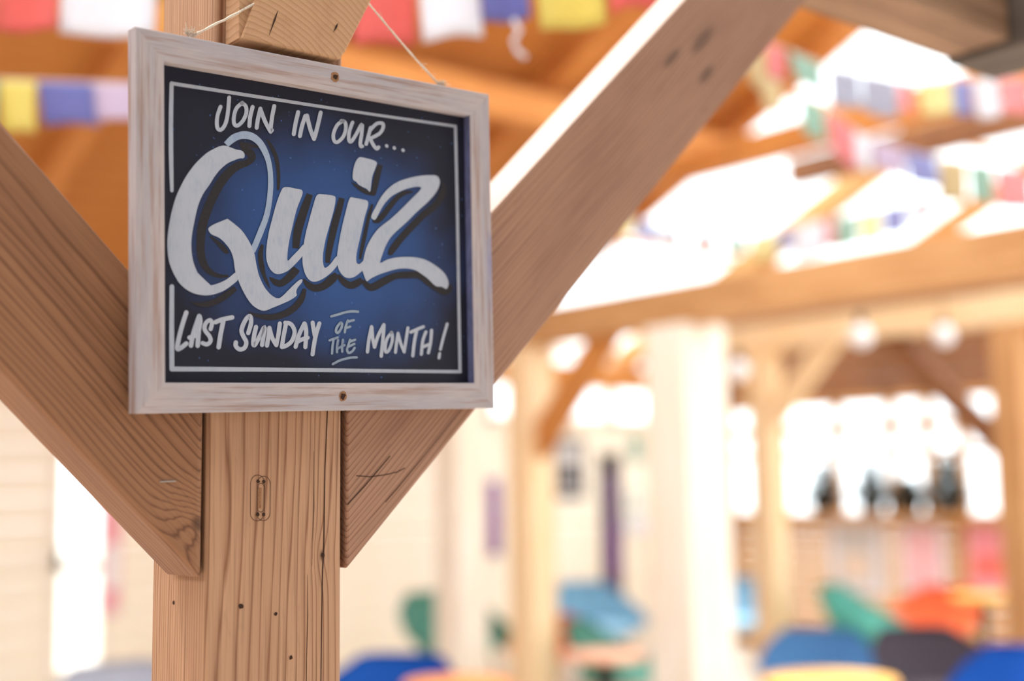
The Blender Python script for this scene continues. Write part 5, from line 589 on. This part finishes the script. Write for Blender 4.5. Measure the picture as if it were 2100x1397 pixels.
# twine and nail
nail_p = on_v(681, -87, bv-.006)
nail = obj('hanging_nail', boxbm(.005, .03, .005, .0012), MW['iron'], None, Matrix.Translation(nail_p+Vector((0, .006, -.002)))); tag(nail, 'iron nail in the sawn block that holds the twine', 'nail')
tw = empty('twine', nail_p); tag(tw, 'thin frayed jute twine the sign hangs from', 'twine')
smw = sign.matrix_world.copy(); smw = Matrix.Translation((.82492, 1.35974, EYE+.3159)) @ sm
ends = [smw @ Vector((x, .016, z)) for x, z in ((-.1835, .2225), (.184, .2215))]
np_ = nail_p
for e in ends:
    n = 22; pts = []
    for k in range(n+1):
        t = k/n; p = np_.lerp(e, t); p.z -= .004*math.sin(math.pi*t); p += Vector((random.uniform(-1, 1), random.uniform(-1, 1), random.uniform(-1, 1)))*.0004; pts.append(p-np_)
    tube('strand', pts, [.0014+.0003*math.sin(k*2.1) for k in range(n+1)], MW['twine'], tw, 6)
    pts2 = [p+Vector((math.sin(k*1.6)*.0009, 0, math.cos(k*1.6)*.0009)) for k, p in enumerate(pts)]
    tube('ply', pts2, .0008, MW['twine'], tw, 5)
    for k in range(26):                                   # knot tuft
        d = Vector((random.gauss(0, 1), random.gauss(0, .4)-.5, abs(random.gauss(0, .6)))).normalized()*random.uniform(.006, .014); b = e-np_+Vector((random.uniform(-.006, .006), -.002, random.uniform(-.002, .003)))
        tube('fibre', [b, b+d*.5+Vector((0, 0, .001)), b+d], [.0006, .0005, .0002], MW['twine'], tw, 4)
    for k in range(7):
        b = pts[random.randrange(4, n)]; d = Vector((random.gauss(0, 1), random.gauss(0, .5), random.gauss(0, 1))).normalized()*random.uniform(.006, .02)
        tube('fibre', [b, b+d*.5+Vector((0, 0, .002)), b+d], .00022, MW['twine'], tw, 4)

# ------------------------------------------------------------------ prayer flag strings
def flagstring(name, label, t, cordpx, flags, drop, ends_t=None, sagseed=1):
    """cordpx: pixel polyline of the cord at distance t; flags: (x0, x1, colour, drop) along it"""
    root = empty(name, at(cordpx[0][0], cordpx[0][1], t if not isinstance(t, tuple) else t[0])); tag(root, label, 'prayer flags', 'prayer flag strings')
    xs = [p[0] for p in cordpx]; rnd = random.Random(sagseed)
    def cy(x):
        for (xa, ya), (xb, yb) in zip(cordpx, cordpx[1:]):
            if xa <= x <= xb or (xb <= x <= xa): return ya+(yb-ya)*(x-xa)/(xb-xa)
        return cordpx[0][1] if x < xs[0] else cordpx[-1][1]
    def td(x):
        if not isinstance(t, tuple): return t
        return t[0]+(t[1]-t[0])*(x-xs[0])/(xs[-1]-xs[0])
    def W3(x, y): return at(x, y, td(x))
    n = 40; pts = [W3(xs[0]+(xs[-1]-xs[0])*k/n, cy(xs[0]+(xs[-1]-xs[0])*k/n))-root.location for k in range(n+1)]
    tube('cord', pts, .0025, MW['twine'], root, 5)
    for fx in flags:
        x0, x1, c, dr = fx[:4]; skew = fx[4] if len(fx) > 4 else 0
        a = W3(x0, cy(x0)); b = W3(x1, cy(x1)); nn = (b-a).cross(Vector((0, 0, 1))).normalized(); bm = bmesh.new(); R_, C_ = 7, 7; ph = rnd.uniform(0, 6); g = []
        sk = (b-a)*skew
        hgt = dr/FPX*td(x0)
        for i in range(R_):
            for j in range(C_):
                u_, v_ = j/(C_-1), i/(R_-1)
                p = a.lerp(b, u_)-Vector((0, 0, hgt*v_))+sk*v_+nn*(.018*v_*math.sin(u_*5+ph)+.012*v_*v_*math.cos(ph*2))
                g.append(bm.verts.new(p-root.location))
        for i in range(R_-1):
            for j in range(C_-1): bm.faces.new((g[i*C_+j], g[i*C_+j+1], g[(i+1)*C_+j+1], g[(i+1)*C_+j])).smooth = True
        o = obj('flag', bm, CL[c], root); md = o.modifiers.new('hem', 'SOLIDIFY'); md.thickness = .0015
        o['label'] = ('backlit-pale '+c[:-1] if c[-1] == '2' else c)+' cloth flag'
    return root
f1 = flagstring('prayer_flag_string', 'string of large prayer flags red, white and yellow hung high behind the post', 3.2, [(-260, -30), (0, -45), (330, -40), (720, -50), (1000, -70), (1340, -120)],
           [(-130, -2, 'red', 108), (0, 122, 'red', 115, .04), (128, 322, 'white', 118), (340, 460, 'yellow', 110), (468, 590, 'green', 110), (600, 722, 'blue', 110), (728, 852, 'red', 155), (856, 978, 'white', 145, .08), (982, 1080, 'blue', 120, .06), (1096, 1230, 'yellow', 155, .08), (1250, 1345, 'red', 140)], 0, sagseed=3)
p = [at(1052, 40, 3.15), at(1066, 62, 3.15), at(1052, 84, 3.15), at(1060, 104, 3.15), at(1078, 118, 3.15)]
th = tube('loose_thread', [q-f1.location for q in p], .006, CL['white'], f1, 6)
flagstring('prayer_flag_string', 'string of yellow, blue and white prayer flags under the purlin', 3.9, [(-200, 160), (0, 163), (270, 172), (700, 175)],
           [(-110, -4, 'green', 100), (0, 74, 'yellow', 108), (77, 196, 'blue', 88, .06), (186, 300, 'lilac', 80, .12), (305, 410, 'red', 85)], 0, sagseed=5)
flagstring('prayer_flag_string', 'backlit-pale prayer flag string dipping across the upper glazed bay', 4.6, [(1480, 40), (1585, 92), (1640, 112), (1700, 138), (1860, 170), (2100, 160)],
           [(1490, 1530, 'blue2', 60), (1532, 1570, 'beige', 110), (1574, 1606, 'red2', 70), (1618, 1680, 'green2', 62, .2), (1700, 1762, 'grey', 80), (1766, 1838, 'grey', 80), (1840, 1872, 'pink', 66), (1886, 1950, 'yellow2', 70), (1952, 1992, 'blue2', 76), (1996, 2044, 'white', 82), (2048, 2110, 'pink', 76)], 0, sagseed=7)
flagstring('prayer_flag_string', 'prayer flag string with a blue flag falling steeply across the roof bays', 5.2, [(1560, 150), (1640, 192), (1700, 225), (1780, 285), (1915, 322), (2100, 352)],
           [(1560, 1600, 'beige', 70), (1640, 1690, 'green2', 76), (1694, 1748, 'red2', 90, .15), (1752, 1786, 'white', 74), (1790, 1856, 'lilac', 62), (1858, 1920, 'blue2', 66), (1924, 1982, 'beige', 90), (1986, 2036, 'green2', 82), (2042, 2110, 'pink', 84)], 0, sagseed=9)
flagstring('prayer_flag_string', 'far string of small prayer flags just above the long tie beam', 7.0, [(1200, 420), (1290, 446), (1400, 472), (1540, 486), (1640, 462), (1800, 428), (1960, 395)],
           [(1262, 1300, 'yellow2', 36), (1304, 1342, 'blue2', 42), (1346, 1396, 'grey', 36), (1426, 1464, 'red2', 38), (1488, 1530, 'green2', 38), (1538, 1592, 'yellow2', 52), (1594, 1622, 'blue2', 46), (1626, 1688, 'white', 72), (1690, 1710, 'red2', 62), (1712, 1760, 'green2', 66), (1762, 1806, 'yellow2', 68), (1808, 1858, 'blue2', 60), (1860, 1888, 'white', 50), (1890, 1914, 'red2', 42)], 0, sagseed=11)

# ------------------------------------------------------------------ furniture at the back
def shell_mesh():
    bm = bmesh.new(); cols = 25; rows = 9; g = []
    def rim(a):
        a = abs(a)
        if a < 38: return .80
        if a < 80: return .80-.19*((a-38)/42)
        return .61-.13*((a-80)/40)
    for i in range(rows):
        s = i/(rows-1)
        for j in range(cols):
            a = -120+240*j/(cols-1); A = math.radians(a); z = .40+(rim(a)-.40)*s; r = .23+.12*math.sin(s*math.pi/2)+(.03*s if abs(a) < 60 else .05*s)
            g.append(bm.verts.new((r*1.04*math.sin(A), r*math.cos(A), z)))
    for i in range(rows-1):
        for j in range(cols-1): bm.faces.new((g[i*cols+j], g[i*cols+j+1], g[(i+1)*cols+j+1], g[(i+1)*cols+j])).smooth = True
    bmesh.ops.solidify(bm, geom=bm.faces[:], thickness=.03)
    me = bpy.data.meshes.new('shell'); bm.to_mesh(me); bm.free(); return me
SHELL = shell_mesh()
_l = lathe('seat', [(.02, .39), (.25, .39), (.285, .42), (.28, .455), (.22, .475), (.02, .478)], None); SEAT = _l.data; bpy.data.objects.remove(_l)
def leg_mesh():
    o = tube('leg', [(0, 0, 0), (-.05, -.05, .40)], [.011, .017], None, None, 8); me = o.data; bpy.data.objects.remove(o); return me
LEG = leg_mesh()
def chair(px, py, t, fab, face, label, sc=.92):
    p = at(px, py, t); d = at(px, 1100, t)
    r = empty('tub_chair', (d.x, d.y, 0), math.radians(face)); r.scale = (sc, sc, sc)
    def mesh(nm, me, mat, mw=None):
        m2 = me.copy() if len(me.materials) == 0 else me
        o = bpy.data.objects.new(nm, m2); COL.objects.link(o); o.parent = r
        m2.materials.append(mat)
        if mw is not None: o.matrix_local = mw
        return o
    mesh('shell', SHELL, FAB[fab]); mesh('seat', SEAT, FAB[fab])
    for k in range(4): mesh('leg', LEG, MW['honey'], Matrix.Rotation(math.pi/2*k, 4, 'Z') @ Matrix.Translation((.23, .23, 0)))
    tag(r, label, 'chair', 'upholstered tub chairs'); return r
HD = -39.2
chair(775, 1320, 6.0, 'royal', HD-20, 'royal blue tub chair beside the near post', .9)
chair(935, 1250, 9.0, 'green', HD+35, 'green tub chair behind the white post', .98)
chair(1100, 1285, 9.3, 'orange', HD-60, 'orange tub chair behind the slim braced post', .74)
chair(1222, 1225, 10.0, 'sky', HD+30, 'pale blue tub chair near the tall dark banner', .96)
chair(1262, 1280, 7.9, 'green', HD+70, 'green tub chair next to the thick pale post', .86)
chair(1500, 1245, 10.6, 'sky', HD, 'pale blue tub chair between the thick post and the pale-beam post')
chair(1668, 1300, 7.5, 'steel', HD-15, 'steel blue tub chair under the window wall', .82)
chair(1788, 1215, 8.9, 'teal', HD+60, 'teal tub chair in front of the pale poster', 1.0)
chair(1900, 1220, 9.75, 'orange', HD-50, 'orange tub chair under the pink poster', .9)
chair(1922, 1310, 6.9, 'slate', HD+15, 'dark slate tub chair between the teal and royal blue chairs', .9)
chair(2095, 1300, 5.9, 'royal', HD-30, 'royal blue tub chair by the orange post')
chair(285, 1325, 6.0, 'grey', HD+40, 'pale grey tub chair between the glazed door and the near post', .88)
def table(px, t, r_, mat, label, h=.73):
    d = at(px, 1100, t); e = empty('round_table', (d.x, d.y, 0))
    lathe('table_top', [(.02, h-.035), (r_-.02, h-.035), (r_, h-.02), (r_, h-.005), (r_-.006, h), (.02, h)], mat, e, 36)
    lathe('pedestal', [(.05, .02), (.035, .06), (.03, .4), (.04, h-.036)], MW['iron'], e, 14); lathe('foot_plate', [(.24, 0), (.24, .012), (.05, .03)], MW['iron'], e, 28)
    tag(e, label, 'table', 'round cafe tables')
ORW = plainwood('orange_table_wood', srgb(238, 160, 96), srgb(220, 130, 70)); YLW = plainwood('golden_table_wood', srgb(240, 190, 104), srgb(222, 160, 78)); PKW = plainwood('pink_table_wood', srgb(240, 186, 156), srgb(226, 160, 128))
table(935, 5.3, .22, ORW, 'round orange wood table at the foot of the white post')
table(1690, 5.25, .27, YLW, 'round golden wood table before the steel blue chair')
table(1235, 6.3, .2, PKW, 'round pinkish table between the pale blue and green chairs', .71)
table(2010, 9.0, .22, YLW, 'round wood table beside the orange post', .73)

# posters and pictures
def poster(name, plane, val, x0, y0, x1, y1, mats, label, cat='poster', border=.14):
    f = on_u if plane == 'u' else on_v
    a = f(x0, (y0+y1)/2, val); b = f(x1, (y0+y1)/2, val); t = f((x0+x1)/2, y0, val).z; bo = f((x0+x1)/2, y1, val).z
    wd = abs(b.y-a.y) if plane == 'u' else abs(b.x-a.x); h = t-bo; c = Vector(((a.x+b.x)/2, (a.y+b.y)/2, (t+bo)/2))
    e = empty(name, c, math.pi/2 if plane == 'u' else 0); sgn = 1 if plane == 'u' else -1     # front towards -u / -v
    bm = boxbm(wd, .02, h, .003); obj('sheet', bm, mats[0], e)
    obj('print', boxbm(wd*(1-2*border), .004, h*(1-2*border*.8), .0005), mats[1], e, Matrix.Translation((0, sgn*.012, 0)))
    if len(mats) > 2: obj('print_block', boxbm(wd*(1-3.4*border), .004, h*.34, .0005), mats[2], e, Matrix.Translation((0, sgn*.0145, -h*.12)))
    tag(e, label, cat)
pm_ = {k: plain('print_'+k, srgb(*c), .7, .1, 8) for k, c in dict(pale=(226, 222, 226), grey=(206, 200, 196), peach=(232, 206, 186), pink=(238, 186, 190), rose=(244, 156, 168), red=(240, 120, 110), white=(242, 240, 238), dark=(44, 40, 50), purple=(120, 62, 140), mauve=(100, 70, 112), black=(36, 28, 32), green=(150, 178, 160)).items()}
UP_ = UW-.045; VP_ = VW-.04
poster('poster', 'u', UP_, 1703, 1068, 1812, 1218, (pm_['pale'], pm_['grey'], pm_['peach']), 'pale grey poster on the slatted wall')
poster('poster', 'u', UP_, 1848, 1074, 1938, 1216, (pm_['pale'], pm_['pink']), 'soft pink poster on the slatted wall', border=.1)
poster('poster', 'u', UP_, 1985, 1074, 2072, 1216, (pm_['pink'], pm_['rose'], pm_['red']), 'bright pink poster with a red patch on the slatted wall', border=.08)
poster('picture_frame', 'v', VP_, 1132, 900, 1198, 1022, (pm_['dark'], pm_['grey'], pm_['dark']), 'dark framed grey picture on the boarded wall', 'picture')
poster('hanging_banner', 'v', VP_, 980, 985, 1026, 1140, (pm_['purple'], pm_['purple']), 'purple banner on the boarded wall behind the white post', 'banner', .06)
poster('hanging_banner', 'v', VP_, 1236, 930, 1274, 1245, (pm_['black'], pm_['mauve'], pm_['purple']), 'tall dark purple banner hung on the boarded wall', 'banner', .16)
poster('notice', 'v', VP_, 1294, 890, 1318, 950, (pm_['green'], pm_['green']), 'upper green notice on the boarded wall', 'notice')
poster('notice', 'v', VP_, 1292, 1010, 1316, 1050, (pm_['green'], pm_['white']), 'lower green and white notice on the boarded wall', 'notice')
poster('notice', 'v', VP_, 1284, 1060, 1330, 1096, (pm_['white'], pm_['pale']), 'wide white notice on the boarded wall', 'notice')
poster('hanging_banner', 'v', VP_, 206, 1000, 246, 1262, (pm_['pink'], pm_['rose'], pm_['white']), 'narrow pink banner beside the glazed door', 'banner', .1)
# plants on the sill
POT = plain('dark_pot', srgb(48, 38, 34), .6); LEAF = plain('dark_leaves', srgb(44, 46, 34), .7, .4, 40)
for x, hh, lab in ((1688, .36, 'pointed dark plant on the sill beside the pale-beam post'), (1788, .38, 'pointed dark plant on the sill above the pale grey poster'), (1864, .2, 'low dark plant on the sill above the soft pink poster'), (1945, .40, 'pointed dark plant on the sill between the two pink posters')):
    b = on_u(x, 1046, UW-.12); e = empty('sill_plant', (UW-.12, b.y, zs-.005))
    lathe('pot', [(.085, 0), (.11, .10), (.118, .12), (.09, .12)], POT, e, 16)
    bm = bmesh.new(); c0 = .09
    for k in range(260):
        a = random.uniform(0, math.tau); z = random.uniform(0, 1)**1.5; r = .19*(1-z)**1.3*math.sqrt(random.random())+.01; c = Vector((r*math.cos(a), r*math.sin(a), c0+z*hh*.9)); d = Vector((math.cos(a), math.sin(a), .9)).normalized()*.08; s = d.cross(Vector((0, 0, 1))).normalized()*.026
        q = [bm.verts.new(v) for v in (c, c+d*.5+s, c+d, c+d*.5-s)]; bm.faces.new(q)
    o = obj('foliage', bm, LEAF, e); o['kind'] = 'stuff'
    tag(e, lab, 'plant', 'plants on the window sill')
# pendant lamps with clear globes
GLB = plain('milky_glass', srgb(240, 236, 236), .2, .03, 20)
for x, y, t, lab in ((1766, 690, 7.0, 'milky globe pendant lamp under the pale tie beam'), (1936, 688, 7.6, 'smaller globe pendant lamp nearer the orange post'), (1514, 760, 7.6, 'globe pendant lamp beside the pale-beam post')):
    c = at(x, y, t); e = empty('pendant_lamp', c); r = .062
    lathe('globe', [(.01, -r)]+[(r*math.sin(a), -r*math.cos(a)) for a in (.5, 1, 1.5, 2, 2.5)]+[(.02, r)], GLB, e, 18); lathe('cap', [(.022, r-.004), (.022, r+.05), (.006, r+.06)], MW['iron'], e, 12)
    tube('cable', [(0, 0, r+.055), (0, 0, roofz(c.y)-c.z)], .003, MW['iron'], e, 5); tag(e, lab, 'lamp', 'globe pendant lamps')
